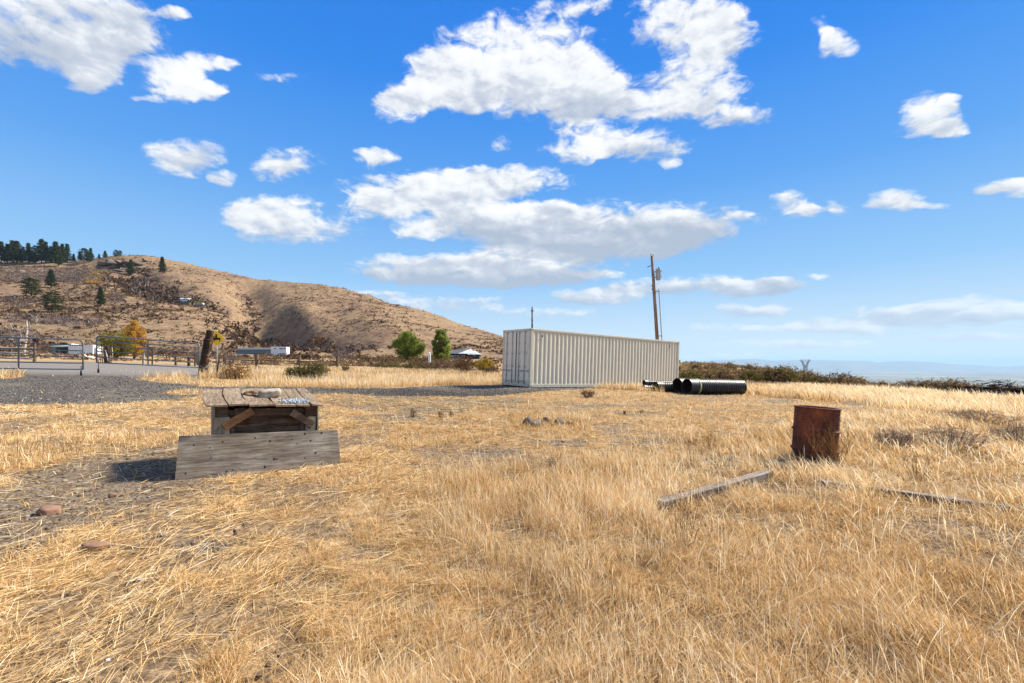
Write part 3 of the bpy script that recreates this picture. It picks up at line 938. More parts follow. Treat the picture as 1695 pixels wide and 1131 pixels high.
def cover_masks(x, y):
    z = H(x, y)
    px, py = topix(x, y, z)
    jx = (fbm(x * .9, y * .9, 41, 3) - .5); 
    # outlines wander a little so that they do not read as drawn
    s = np.clip(3.0 / np.maximum(np.hypot(x, y), 1), .15, 1.4)
    qx = px + jx * 150 * s + RNG.normal(0, 34, x.shape) * s; qy = py + (fbm(x * .9 + 9, y * .9, 43, 3) - .5) * 70 * s + RNG.normal(0, 16, x.shape) * s
    g = (inpoly(px, py, P_GRAVEL) | inpoly(px, py, P_ROAD2)) & ~(inpoly(qx, py, P_ISLE) | inpoly(px, py, P_ISLE2) | inpoly(qx, py, P_ISLE3))
    d = inpoly(qx, qy, P_DIRT) | in_spots(px + jx * 40 * s, py + jx * 9) & (fbm(x * 5, y * 7, 47, 2) > .40)
    return z, px, py, qx, qy, g, d


FOOT = []      # (x0, y0, x1, y1, half width): ground taken by things, kept free of tall stems


def foot_clear(x, y, grow=0.0):
    ok = np.ones(x.shape, bool)
    for (x0, y0, x1, y1, w) in FOOT:
        ok &= poly_dist(x, y, [(x0, y0), (x1, y1)]) > w + grow
    return ok


def build_grass():
    # --- tall stands
    parts = []
    x, y = scatter(900000, 1.6, 48, 62)
    z, px, py, qx, qy, g, d = cover_masks(x, y)
    r = np.hypot(x, y)
    tall = inpoly(qx, qy, T_MAIN); low = inpoly(qx, qy, T_LOWGAP)
    strip = inpoly(px, py + RNG.normal(0, 1.6, len(x)), T_STRIP); back = inpoly(px, py + RNG.normal(0, .7, len(x)), T_BACK); left = inpoly(qx, qy, T_LEFT)
    islands = inpoly(px, py, P_ISLE) | inpoly(px, py, P_ISLE2) | inpoly(px, py, P_ISLE3)
    cl = fbm(x * .55, y * .55, 61, 3); cl2 = fbm(x * 2.3, y * 2.3, 67, 3)
    hh = np.zeros(len(x))
    hh = np.where(tall, 0.15 + 0.42 * np.clip(cl - .34, 0, 1) + .20 * (cl2 - .5), hh)
    hh = np.where(tall & low, hh * 0.55, hh)
    hh = hh * np.where(px > 1120, smooth(1.0, 6.5, r) * .5 + .5, smooth(1.0, 5.0, r) * .25 + .75)
    bot = inpoly(qx, qy, T_BOTTOM)
    hh = np.where(bot, .07 + .30 * np.clip(cl - .38, 0, 1) + .16 * (cl2 - .4), hh)
    hh = np.where(strip, .50 + .3 * (cl2 - .5), hh)
    hh = np.where(back, .42 + .7 * (cl2 - .5), hh)
    hh = np.where(left & ~g, .15 + .16 * (cl2 - .4), hh)
    hh = np.where(islands, .16, hh)
    beyond = (r > 15) & (py < 652) & (px > 1130) & ~strip
    hh = np.where(beyond, .38, hh)
    hh = np.where((r > 24) & (px < 1100) & ~g & ~back, .40, hh)
    dens = np.where(tall & ~bot, np.clip((cl2 - .30) * 3.2, .06, 1) * np.clip((cl - .22) * 4, .25, 1), 1.0)
    dens = np.where(bot, dens * .55, dens)
    dens = dens * (1 - .55 * bare_mask(x, y) * (r < 18))
    hh = np.where((np.abs(px - 908) < 70) & (np.abs(py - 702) < 14), .17, hh)
    keep = (hh > .06) & ~g & ~d & (RNG.uniform(0, 1, len(x)) < dens) & foot_clear(x, y)
    x, y, z, r, hh, cl, cl2, px, py, strip, back, left = [a[keep] for a in (x, y, z, r, hh, cl, cl2, px, py, strip, back, left)]
    h = hh * np.where(RNG.uniform(0, 1, len(x)) < .6, RNG.uniform(.30, .75, len(x)), RNG.uniform(.7, 1.3, len(x)))
    wid = np.maximum(.0016, .00052 * r) * RNG.uniform(.6, 1.3, len(x))
    ld = np.where(RNG.uniform(0, 1, len(x)) < np.where(px > 1150, .88, .6), math.pi * .93, 0) + RNG.normal(0, .9, len(x))
    lean = np.abs(RNG.normal(.28, .30, len(x))) + np.where(px > 1150, .26, 0)
    red = fbm(x * .35 + 5, y * .35, 71, 3)
    tone = .60 + RNG.normal(0, .20, len(x)) + (cl2 - .5) * .3 - np.clip(red - .52, 0, 1) * 1.2 + np.where(strip | back, .10, 0)
    head = RNG.uniform(0, 1, len(x)) < np.where(px > 900, .42, .2)
    nearm = r < 7
    for m, sg in ((nearm, 4), (~nearm, 2)):
        parts.append(blades(np.stack([x, y, z - .01], -1)[m], h[m], wid[m], ld[m], lean[m], tone[m], sg, head[m], .7, .30))
    # single tall stalks with pale heads, and dark broken weed stems between them
    for nn, hr, tr, wr, hd, ln in ((6500, (.20, .40), (.60, .95), .0015, True, .30), (6500, (.08, .26), (.0, .26), .0022, False, .55)):
        x, y = scatter(nn, 1.7, 13, 60)
        z, px, py, qx, qy, g, d = cover_masks(x, y)
        k = (inpoly(qx, qy, T_MAIN) | ((px > 600) & (RNG.uniform(0, 1, nn) < .35))) & ~g & foot_clear(x, y)
        if hd: k &= ~inpoly(px, py, T_BOTTOM) | (RNG.uniform(0, 1, nn) < .3)
        x, y, z = x[k], y[k], z[k]; n = len(x); r = np.hypot(x, y)
        parts.append(blades(np.stack([x, y, z - .01], -1), RNG.uniform(*hr, n), np.maximum(wr, .00055 * r) * RNG.uniform(.6, 1.2, n), np.where(RNG.uniform(0, 1, n) < .7, math.pi * .95, 0) + RNG.normal(0, .8, n),
                            np.abs(RNG.normal(ln, .25, n)), RNG.uniform(*tr, n), 4, np.full(n, hd), .9, .1))
    V, q, t, tn = merge(parts)
    o = link('tall_dry_grass', np_mesh('tall_dry_grass', V, q, t, tn), 'straw')
    tag(o, 'tall golden dry grass standing in uneven patches', 'grass', None, 'stuff')
    n_t = len(V)
    # --- short stubble
    x, y = scatter(670000, 1.5, 34, 62)
    z, px, py, qx, qy, g, d = cover_masks(x, y)
    r = np.hypot(x, y)
    cl = fbm(x * 1.1, y * 1.1, 81, 4); cl2 = fbm(x * 4.0, y * 4.0, 83, 2)
    dens = np.clip((cl * .6 + cl2 * .4 - .36) * 5.5, .25, 1)
    dens = dens * (1 - .88 * bare_mask(x, y))
    dens = np.where(inpoly(px, py, P_BROWN), dens * .4, dens)
    dens = np.where(g, .007, np.where(d, .03, dens))
    keep = (RNG.uniform(0, 1, len(x)) < dens) & foot_clear(x, y)
    x, y, z, r, cl, cl2, px, py, g = [a[keep] for a in (x, y, z, r, cl, cl2, px, py, g)]
    h = RNG.uniform(.03, .10, len(x)) * (0.65 + 1.1 * cl2)
    wid = np.maximum(.0028, .0008 * r) * RNG.uniform(.7, 1.3, len(x))
    tone = .58 + RNG.normal(0, .20, len(x)) + (cl - .5) * .25 + np.where((px < 380) & (py < 800), .10, 0)
    V, q, t, tn = blades(np.stack([x, y, z - .004], -1), h, wid, RNG.uniform(0, 6.28, len(x)), np.abs(RNG.normal(.8, .5, len(x))), tone, 2, None, .5, .12)
    o = link('short_dry_grass', np_mesh('short_dry_grass', V, q, t, tn), 'straw')
    tag(o, 'short cropped yellow stubble grass', 'grass', None, 'stuff')
    # --- flattened straw
    x, y = scatter(470000, 1.5, 19, 62)
    z, px, py, qx, qy, g, d = cover_masks(x, y)
    r = np.hypot(x, y)
    cl = fbm(x * 1.3, y * 1.3, 91, 3); cl2 = fbm(x * 3.0, y * 6.0, 93, 3)
    dens = np.clip((cl * .5 + cl2 * .5 - .38) * 5, .03, 1)
    dens = dens * (1 - .78 * bare_mask(x, y))
    dens = np.where((px > 800) & ~inpoly(px, py, T_BOTTOM), dens * .55, dens)
    dens = np.where(g, .0, np.where(d, .045, dens))
    keep = (RNG.uniform(0, 1, len(x)) < dens) & foot_clear(x, y)
    x, y, z, r, cl, px = [a[keep] for a in (x, y, z, r, cl, px)]
    n = len(x)
    L = RNG.uniform(.06, .22, n) * np.where(RNG.uniform(0, 1, n) < .06, 2.1, 1)
    flow = .75 + (fbm(x * .5, y * .5, 95, 2) - .5) * 2.6
    ang = flow + RNG.normal(0, .62, n) + np.where(RNG.uniform(0, 1, n) < .5, math.pi, 0)
    up = np.clip(RNG.normal(.05, .13, n), -.02, .6)
    wid = np.maximum(.0020, .00062 * r) * RNG.uniform(.6, 1.4, n)
    c, s = np.cos(ang), np.sin(ang)
    lift = RNG.uniform(.004, .035, n)
    dz = np.zeros(n)
    x1, y1 = x + c * L, y + s * L
    z1 = H(x1, y1)
    P0 = np.stack([x, y, z + lift], -1); P1 = np.stack([x1, y1, np.maximum(z1, z - .03) + lift + up * L], -1)
    Pm = (P0 + P1) / 2; Pm[:, 0] += RNG.normal(0, .015, n) * L; Pm[:, 1] += RNG.normal(0, .015, n) * L; Pm[:, 2] += RNG.uniform(0, .03, n) * L
    W = np.stack([-s * wid / 2, c * wid / 2, RNG.normal(0, .3, n) * wid], -1)
    V = np.stack([P0 - W * .8, P0 + W * .8, Pm - W, Pm + W, P1 - W * .4, P1 + W * .4], 1).reshape(-1, 3)
    off = (np.arange(n) * 6)[:, None]
    q = np.concatenate([off + np.array([[0, 1, 3, 2]]), off + np.array([[2, 3, 5, 4]])], 0)
    tone = np.clip(.60 + RNG.normal(0, .22, n) + (cl - .5) * .2, 0, 1)
    tone = np.where(RNG.uniform(0, 1, n) < .13, RNG.uniform(0, .22, n), tone)
    o = link('flattened_straw', np_mesh('flattened_straw', V, q, None, np.repeat(tone, 6)), 'straw')
    tag(o, 'pale flattened straw lying over the soil', 'straw', None, 'stuff')
    print('grass verts', n_t, len(x) * 6)


ICO_V = None


def ico(sub=1):
    bm = bmesh.new(); bmesh.ops.create_icosphere(bm, subdivisions=sub, radius=1.0)
    v = np.array([p.co[:] for p in bm.verts]); f = np.array([[q.index for q in p.verts] for p in bm.faces])
    bm.free()
    return v, f


def stones(name, label, x, y, size, mat, tone, sink=.35, cat='gravel'):
    v, f = ico(1)
    v = v[:, :]; n = len(x)
    z = H(x, y)
    ax = RNG.uniform(.6, 1.25, (n, 1, 3)) * np.array([1, 1, .62])
    jit = 1 + RNG.normal(0, .13, (n, len(v), 1))
    P = v[None] * ax * jit * (size / 2)[:, None, None]
    a = RNG.uniform(0, 6.28, n); c, s = np.cos(a)[:, None], np.sin(a)[:, None]
    X = P[..., 0] * c - P[..., 1] * s + x[:, None]; Y = P[..., 0] * s + P[..., 1] * c + y[:, None]
    Z = P[..., 2] + (z + size * .31 * (1 - 2 * sink))[:, None]
    V = np.stack([X, Y, Z], -1).reshape(-1, 3)
    T = (f[None] + (np.arange(n) * len(v))[:, None, None]).reshape(-1, 3)
    o = link(name, np_mesh(name, V, None, T, np.repeat(np.clip(tone, 0, 1), len(v))), mat)
    tag(o, label, cat, None, 'stuff')


def build_stones():
    x, y = scatter(60000, 9, 26, 52, .9)
    z, px, py, qx, qy, g, d = cover_masks(x, y)
    g &= (RNG.uniform(0, 1, len(x)) < .42)
    x, y = x[g], y[g]
    r = np.hypot(x, y)
    stones('road_gravel', 'loose dark grey crushed gravel on the drive', x, y, RNG.uniform(.02, .05, len(x)) * np.clip(r / 13, .8, 1.5), 'stone_chip', RNG.beta(2.6, 2.0, len(x)))
    x, y = scatter(60000, 2.0, 12, 52)
    z, px, py, qx, qy, g, d = cover_masks(x, y)
    k = (d & (RNG.uniform(0, 1, len(x)) < .75)) | ((px < 700) & ~g & (RNG.uniform(0, 1, len(x)) < .035))
    x, y = x[k], y[k]
    stones('soil_grit', 'small stones and grit in the bare soil', x, y, np.exp(RNG.normal(math.log(.018), .5, len(x))), 'dirt_stone', RNG.beta(2, 2.4, len(x)))

# ------------------------------------------------------------------ shipping container
def frame_empty(o, origin, ux, uy):
    """Give an Empty the axes ux (length) and roughly uy."""
    ux = Vector(ux).normalized(); uy = Vector(uy)
    uz = ux.cross(uy).normalized(); uy = uz.cross(ux)
    M = Matrix((ux, uy, uz)).transposed().to_4x4()
    M.translation = Vector(origin)
    o.matrix_world = M


def corrugated(x0, x1, z0, z1, y, depth, pitch, out=-1):
    """Pressed steel sheet along x: trapezoid ribs."""
    n = max(1, round((x1 - x0) / pitch)); p = (x1 - x0) / n
    prof = []
    for i in range(n):
        a = x0 + i * p
        prof += [(a, 0), (a + p * .25, 0), (a + p * .5, 1), (a + p * .75, 1)]
    prof.append((x1, 0))
    vs = [(x, y + out * (0 if d == 0 else -depth), z) for x, d in prof for z in (z0, z1)]
    fs = [(2 * i, 2 * i + 2, 2 * i + 3, 2 * i + 1) for i in range(len(prof) - 1)]
    return vs, fs


mat_container('shaded_bar_paint', (0.36, 0.345, 0.30))  # locking bars darkened: the shade of their groove is put into the colour


def build_container():
    L, W, Hc = 12.19, 2.44, 2.90
    A = Vector((0.87, 22.3, EYE - 1.08)); B = Vector((10.78, 29.45, EYE - 1.37))
    t = thing('shipping_container', 'long cream corrugated steel shipping container standing on the gravel', 'shipping container')
    ux = (B - A).normalized()
    frame_empty(t, A, ux, (-.588, .81, 0.02))
    b = MB()
    for y in (0.055, W - .055):
        for z, h in ((.08, .16), (Hc - .05, .10)):
            b.box((L / 2, y, z), (L - .2, .10, h))
    for x in (.055, L - .055):
        for z, h in ((.09, .15), (Hc - .06, .12)):
            b.box((x, W / 2, z), (.11, W - .2, h))
    for x in (.06, L - .06):
        for y in (.075, W - .075):
            b.box((x, y, Hc / 2), (.12, .15, Hc - .24))
    b.build('frame', 'cream_paint', t, .008)
    for x in (.085, L - .085):
        for y in (.08, W - .08):
            for z in (.06, Hc - .06):
                c = MB(); c.box((x, y, z), (.178, .166, .122))
                o = c.build('corner_casting', 'cream_paint', t, .01)
                sx = -1 if x < 1 else 1; sy = -1 if y < 1 else 1
                h = MB(); h.tube([(x, y + sy * .078, z), (x, y + sy * .0855, z)], .032, 10); h.build('casting_hole', 'rubber', o)
                h = MB(); h.tube([(x + sx * .084, y, z), (x + sx * .0915, y, z)], .032, 10); h.build('casting_hole', 'rubber', o)
    for y, out, nm in ((.022, -1, 'side_wall'), (W - .022, 1, 'side_wall')):
        m = MB(); vs, fs = corrugated(.12, L - .12, .16, Hc - .10, y, .024, .278, out)
        m.add(vs, fs); m.build(nm, 'cream_paint', t)
    m = MB(); vs, fs = corrugated(.1, L - .1, .10, W - .10, 0, .02, .21, 1)
    m.add([(x, z, Hc - .03 + y) for x, y, z in vs], fs); m.build('roof', 'cream_paint', t)
    m = MB(); m.box((L / 2, W / 2, .145), (L - .22, W - .2, .03)); m.build('floor', 'rubber', t)
    m = MB(); vs, fs = corrugated(.15, W - .15, .16, Hc - .12, 0, .04, .25, 1)
    m.add([(L - .03 + y, x, z) for x, y, z in vs], fs); m.build('end_wall', 'cream_paint', t)
    # two doors with raised panels between horizontal ribs
    for k, (y0, y1) in enumerate(((.15, W / 2 - .012), (W / 2 + .012, W - .15))):
        d = MB()
        d.box((.035, (y0 + y1) / 2, (.17 + Hc - .13) / 2), (.045, y1 - y0, Hc - .30))
        for z0, z1 in ((.22, .92), (1.02, 1.62), (1.72, Hc - .2)):
            hx = .022
            d.hexa([(.013, y0 + .05, z0), (.013, y1 - .05, z0), (.013, y1 - .05, z1), (.013, y0 + .05, z1),
                    (.013 - hx, y0 + .09, z0 + .05), (.013 - hx, y1 - .09, z0 + .05), (.013 - hx, y1 - .09, z1 - .05), (.013 - hx, y0 + .09, z1 - .05)])
        do = d.build('door', 'cream_paint_lifted', t, .004)
        ed = (y0, y1)[k]
        g = MB()
        g.box((.006, (W / 2 - .022, W / 2 + .022)[k], Hc / 2 + .02), (.02, .009, Hc - .34))
        g.build('seal', 'rubber', do)
        for yb in ((y0 + .30, y0 + .78) if k == 0 else (y1 - .78, y1 - .30)):
            r = MB(); r.tube([(-.045, yb, .17), (-.045, yb, Hc - .13)], .018, 8)
            for z in (.20, .55, 1.0, 1.66, 2.2, Hc - .16):
                r.box((-.030, yb, z), (.045, .075, .055))
            rod = r.build('locking_bar', 'shaded_bar_paint', do)
            h = MB(); h.box((-.062, yb + (.16 if k else -.16), .80), (.014, .36, .035)); h.box((-.055, yb, .80), (.03, .06, .075)); h.box((-.055, yb + (.30 if k else -.30), .79), (.03, .05, .09))
            h.build('handle', 'galvanised', rod)
        for z in (.35, .95, 1.68, 2.55):
            hg = MB(); hg.box((-.005, (y0 - .03, y1 + .03)[k], z), (.05, .11, .10)); hg.tube([(-.035, (y0 - .06, y1 + .06)[k], z - .06), (-.035, (y0 - .06, y1 + .06)[k], z + .06)], .016, 8)
            hg.build('hinge', 'cream_paint_lifted', do)
        for q in range(6):
            sc = MB(); sc.box((-.0105, y0 + .12 + q * .12 + RNG.uniform(0, .05), .26 + RNG.uniform(-.02, .07)), (.002, RNG.uniform(.04, .11), RNG.uniform(.015, .05)))
            sc.build('scuff', 'rubber', do)
    for x in (.72, L - 1.0):
        v = MB(); v.box((x, .012, Hc - .34), (.055, .024, .10)); v.build('vent', 'dark_iron', t, .005)
    FOOT.append((A.x, A.y, B.x, B.y, .4))


# ------------------------------------------------------------------ corrugated drain pipes
def build_pipe(label, px, d, dia, L, lift=0.0, band=None, dirv=(.945, .325), group='black pipes beside the container'):
    p = gat(px, d)
    e = Vector((p.x + dirv[0] * L, p.y + dirv[1] * L, 0)); e.z = gz(e.x, e.y)
    R0 = dia / 2
    t = thing('drain_pipe', label, 'pipe', group=group)
    frame_empty(t, (p.x, p.y, p.z + R0 + lift - .02), (e.x - p.x, e.y - p.y, e.z - p.z), (-dirv[1], dirv[0], 0))
    n = int(L / .115); pr = []
    bell = .52 * dia / .8
    for i in range(n):
        x = i * L / n; w = L / n
        if x < bell:
            pr += [(R0 * 1.0, x + .0), (R0 * 1.0, x + w * .86), (R0 * .975, x + w * .9), (R0 * .975, x + w * .97)]
        else:
            pr += [(R0 * .885, x), (R0 * .99, x + w * .2), (R0 * .99, x + w * .6), (R0 * .885, x + w * .82)]
    pr.append((R0 * .9, L))
    inner = [(R0 * .86, L), (R0 * .86, bell), (R0 * .90, bell - .02), (R0 * .90, 0), (R0 * 1.0, 0)]
    m = MB(); m.lathe(pr + inner, 44, True, 'x')
    o = m.build('wall', 'black_plastic', t)
    md = o.modifiers.new('edge', 'EDGE_SPLIT'); md.split_angle = R(40)
    if band:
        b = MB(); b.lathe([(R0 * .97, bell - .03), (R0 * 1.022, bell - .03), (R0 * 1.022, bell + .035), (R0 * .97, bell + .035)], 44, True, 'x')
        b.build('band', 'lime_band', t)
    FOOT.append((p.x, p.y, e.x, e.y, R0 * .8))
    return t


def build_pipes():
    build_pipe('widest black corrugated drain pipe with a pale lime band, in front', 1137, 22.5, .80, 3.45, band=True)
    build_pipe('wide black corrugated pipe lying just behind the lime banded one', 1121, 23.3, .80, 3.4)
    build_pipe('medium black pipe between the wide pipes and the two small ones', 1085, 23.6, .54, 2.4)
    build_pipe('small black pipe lying on the ground under another small pipe', 1065, 23.9, .29, 1.9)
    build_pipe('small black pipe lying on top of another small pipe', 1066, 24.25, .29, 2.0, lift=.265)


# ------------------------------------------------------------------ utility poles
def build_poles():
    d = 38.0
    top = at(1079, 424, d); bx = at(1092.6, 633, d)
    g = gz(bx.x, bx.y)
    bot = Vector((bx.x, bx.y, g - .1))
    t = thing('utility_pole', 'tall leaning wooden utility pole with a grey transformer behind the container', 'utility pole', bot)
    top = top - bot
    ax = top.normalized()
    f = lambda z: ax * (z / ax.z)
    m = MB(); m.tube([(0, 0, 0), f(4), f(8), top], [.165, .15, .128, .105], 14); m.build('shaft', 'pole_wood', t)
    H_ = top.z
    tr = MB(); c = f(H_ - 1.55) + Vector((.42, -.05, 0))
    tr.tube([c + Vector((0, 0, -.46)), c + Vector((0, 0, -.44)), c + Vector((0, 0, .40)), c + Vector((0, 0, .44)), c + Vector((0, 0, .47))], [.19, .20, .20, .215, .12], 18)
    can = tr.build('transformer', 'transformer_grey', t)
    for pp, rr in (([(.05, 0, .45), (.05, 0, .55), (.05, 0, .66)], [.045, .055, .03]), ([(.18, 0, .25), (.30, -.02, .27)], .03), ([(.18, 0, -.16), (.30, -.02, -.15)], .03)):
        bu = MB(); bu.tube([c + Vector(q) for q in pp], rr, 8); bu.build('bushing', 'insulator_brown', can)
    for k in range(5):
        a = k * 1.25 + 2.6
        fl = MB(); fl.box(c + Vector((.2 * math.cos(a), .2 * math.sin(a), 0)), (.015, .05, .75), (0, 0, a)); fl.build('fin', 'galvanised', can)
    for dz in (.22, -.25):
        br = MB(); br.box(f(H_ - 1.55 + dz) + Vector((.17, -.03, 0)), (.30, .05, .05)); br.build('bracket', 'dark_iron', t)
    for dx, dz, tall in ((-.08, 0, .16), (.11, -.02, .14)):
        i = MB(); b = top + Vector((dx, 0, dz - .05)); i.tube([b, b + Vector((0, 0, tall))], .018, 6)
        i.tube([b + Vector((0, 0, tall)), b + Vector((0, 0, tall + .05)), b + Vector((0, 0, tall + .10))], [.03, .05, .02], 8)
        i.build('insulator', 'insulator_brown', t)
    i = MB(); b = f(H_ - .75); i.tube([b, b + Vector((-.30, -.02, -.12)), b + Vector((-.42, -.02, -.20))], [.02, .03, .035], 6); i.build('dead_end', 'insulator_brown', t)
    for z in (H_ - 2.5, H_ - 2.78):
        i = MB(); b = f(z); i.tube([b, b + Vector((-.16, -.02, 0))], .02, 6); i.tube([b + Vector((-.15, -.02, -.05)), b + Vector((-.15, -.02, .06))], [.05, .04], 8)
        i.build('clevis', 'insulator_brown', t)
    cd = MB(); off = Vector((.36, -.05, 0))
    cd.tube([off, f(3) + off, f(H_ - 2.9) + off * 1.05, f(H_ - 2.6) + off * 1.02], [.038, .038, .036, .02], 10)
    co = cd.build('conduit', 'galvanised', t)
    for z in (1.2, 3.9, H_ - 2.95):
        s = MB(); b = f(z); s.box(b + Vector((.22, -.04, 0)), (.42, .05, .05)); s.build('strap', 'dark_iron', t)
    # thin dark post behind the doors end
    p = gat(880.5, 30.5)
    t2 = thing('metal_post', 'thin dark metal post rising behind the container doors end', 'post', p)
    hh = EYE + (HY - 510) / F * 30.5 - p.z
    m = MB(); m.tube([(0, 0, -.1), (.01, 0, hh * .55), (.02, 0, hh)], [.06, .057, .05], 10); m.build('tube', 'dark_iron', t2)
    for z, r in ((hh - .22, .085), (hh - .83, .072), (hh - 1.2, .07)):
        c = MB(); c.tube([(.02, 0, z), (.02, 0, z + .05)], r, 10); c.build('collar', 'dark_iron', t2)
    c = MB(); c.box((.02, 0, hh - .19), (.22, .03, .04)); c.build('cross_pin', 'dark_iron', t2)
    c = MB(); c.tube([(.02, 0, hh), (.02, 0, hh + .12)], [.03, .015], 8); c.build('cap', 'dark_iron', t2)


build_container()
build_pipes()
build_poles()

# ------------------------------------------------------------------ old box with a plank lid, leaning plywood
def ground_pt(x, y, dz=0.0):
    return Vector((x, y, gz(x, y) + dz))


def rock(name, label, loc, size, mat, seed, group=None, squash=(1, 1, .6), sub=3, rz=0.0, cat='rock', sink=.3):
    v, f = ico(sub)
    rg = np.random.default_rng(seed)
    P = v.copy()
    for k in range(13):        # chip flat facets off a ball
        nrm = rg.normal(0, 1, 3); nrm /= np.linalg.norm(nrm)
        dd = P @ nrm; lim = rg.uniform(.48, .80)
        P -= np.outer(np.maximum(dd - lim, 0) * .9, nrm)
    P *= (1 + .26 * (fbm(P[:, 0] * 2.4 + seed, P[:, 1] * 2.4 + P[:, 2] * 1.9, seed, 4) - .5))[:, None]
    P = P * np.array(squash) * size / 2
    P[:, 2] += size / 2 * squash[2] * (1 - 2 * sink)
    o = link(name, np_mesh(name, P, None, f), mat, None, sub < 3)
    o.location = loc; o.rotation_euler = (0, 0, rz)
    tag(o, label, cat, group)
    return o


def build_box():
    FL = Vector((-4.0, 6.12, 0)); FR = Vector((-2.94, 6.86, 0)); dep = Vector((-.57, .82, 0)) * 1.2
    e = (FR - FL); w = e.length; ex = e.normalized()
    t = thing('wooden_well_box', 'weathered wooden box with a sloping plank lid behind the plywood board', 'wooden box')
    zb = gz(-3.5, 6.6)
    # local frame: x along the front, y to the back, z up; the back leans a little
    t.matrix_world = Matrix(((ex.x, dep.normalized().x, 0, FL.x), (ex.y, dep.normalized().y, 0, FL.y), (0, 0, 1, zb), (0, 0, 0, 1)))
    D = 1.2
    zf0 = EYE - .545 - zb; zf1 = EYE - .60 - zb          # front edge height, left and right
    zb0 = EYE - .395 - zb; zb1 = EYE - .425 - zb         # back edge
    top = lambda x, y: (zf0 * (1 - x / w) + zf1 * x / w) * (1 - y / D) + (zb0 * (1 - x / w) + zb1 * x / w) * y / D
    # lid boards, warped, running front to back
    edges = [-.10, .155, .395, .72, 1.0, 1.20, w + .07]
    for i in range(6):
        b = MB(); a0, a1 = edges[i] + .008, edges[i + 1] - .008
        y0, y1 = (-.06 + .02 * math.sin(i * 2.1)), D + .03 + .03 * math.sin(i * 1.7)
        n = 9; vs = []
        for k in range(n + 1):
            y = y0 + (y1 - y0) * k / n
            sh = .035 * math.sin(math.pi * k / n) * (1 if i < 3 else .3)
            for x, q in ((a0 - sh, 0), (a1 - sh, 1)):
                z = top(min(max(x, 0), w), y) + .014 * math.sin(k * .6 + i) * (q - .5) + .010 * math.sin(i * 1.3)
                vs += [(x, y, z), (x, y, z + .024)]
        fs = []
        for k in range(n):
            o = k * 4
            fs += [(o, o + 4, o + 6, o + 2), (o + 1, o + 3, o + 7, o + 5), (o, o + 1, o + 5, o + 4), (o + 2, o + 6, o + 7, o + 3)]
        fs += [(0, 2, 3, 1), (n * 4, n * 4 + 1, n * 4 + 3, n * 4 + 2)]
        b.add(vs, fs); b.build('lid_board', 'lid_wood', t)
    # front: recessed panel, top rail, posts, braces
    p = MB(); p.box((w / 2, .07, (zf0 - .05) / 2), (w - .30, .018, zf0 - .1)); p.build('front_panel', 'panel_wood', t)
    p = MB(); p.box((w / 2 + .02, .035, zf0 - .125), (w - .42, .03, .11), (0, .045, 0)); p.build('top_rail', 'panel_wood', t, .004)
    for x0, x1, hgt in ((.0, .17, zf0 - .16), (w - .155, w - .01, zf1 - .17)):
        p = MB(); lean = -.045 if x0 > .5 else 0
        p.hexa([(x0 + lean, .0, -.05), (x1 + lean, .0, -.05), (x1 + lean, .05, -.05), (x0 + lean, .05, -.05), (x0, .0, hgt), (x1, .0, hgt), (x1, .05, hgt), (x0, .05, hgt)])
        p.build('front_post', 'grey_paint_wood', t, .004)
    for x0, x1, z0 in ((.012, .155, zf0 - .16), (w - .16, w + .005, zf1 - .165)):
        p = MB(); p.box(((x0 + x1) / 2, .035, z0 + .075), (x1 - x0, .045, .15)); p.build('post_head', 'panel_wood', t, .004)
    p = MB(); p.box((.275, -.014, zf0 - .19), (.40, .024, .105), (0, -.55, 0)); p.build('brace', 'brace_orange', t, .003)['label'] = 'orange brown left brace'
    p = MB(); p.box((w - .205, -.014, zf1 - .185), (.36, .024, .105), (0, .62, 0)); p.build('brace', 'brace_brown', t, .003)['label'] = 'grey brown right brace'
    p = MB(); p.box((.205, .045, (zf0 - .2) / 2), (.045, .05, zf0 - .25)); p.build('inner_stud', 'brace_brown', t)
    p = MB(); p.box((w - .20, .045, (zf1 - .2) / 2), (.04, .05, zf1 - .25)); p.build('inner_stud', 'brace_brown', t)
    # sides and back
    for x, zf, zk in ((-.012, zf0, zb0), (w + .0, zf1, zb1)):
        p = MB(); hz = .018
        for (y0, y1) in ((-.005, .40), (.408, .80), (.808, D)):
            za = zf + (zk - zf) * y0 / D - .01; zc = zf + (zk - zf) * y1 / D - .01
            p.hexa([(x, y0, -.05), (x + hz, y0, -.05), (x + hz, y1, -.05), (x, y1, -.05), (x, y0, za), (x + hz, y0, za), (x + hz, y1, zc), (x, y1, zc)])
        p.build('side_wall', 'grey_paint_wood', t)
    p = MB(); p.box((-.022, .02, (zf0 - .12) / 2), (.014, .03, zf0 - .15)); p.build('corner_strip', 'pale_plank', t)
    p = MB(); p.box((w / 2, D - .01, zb0 / 2 - .03), (w, .02, zb0 - .06)); p.build('back_wall', 'panel_wood', t)
    FOOT.append((-4.1, 6.9, -3.2, 7.4, .72))
    M = t.matrix_world
    lid = lambda x, y, dz: M @ Vector((x, y, top(x, y) + .024 + dz))
    # slab of stone on the lid
    v, f = ico(3)
    P = v.copy(); P[:, 2] = np.clip(P[:, 2], -.55, .5); P[:, 1] = np.clip(P[:, 1], -.7, .8); P[:, 0] = np.clip(P[:, 0] + P[:, 2] * .25, -.85, .75); P *= (1 + .22 * (fbm(P[:, 0] * 1.5 + 3, P[:, 1] * 1.5, 5, 3) - .5))[:, None]
    P *= np.array([.19, .15, .105])
    o = link('stone_slab', np_mesh('stone_slab', P, None, f), 'slab_rock', None, False)
    o.location = lid(.73, .52, .055); o.rotation_euler = (.10, -.05, .62)
    tag(o, 'flat tan stone resting on the plank lid of the box', 'stone')
    tw = MB()
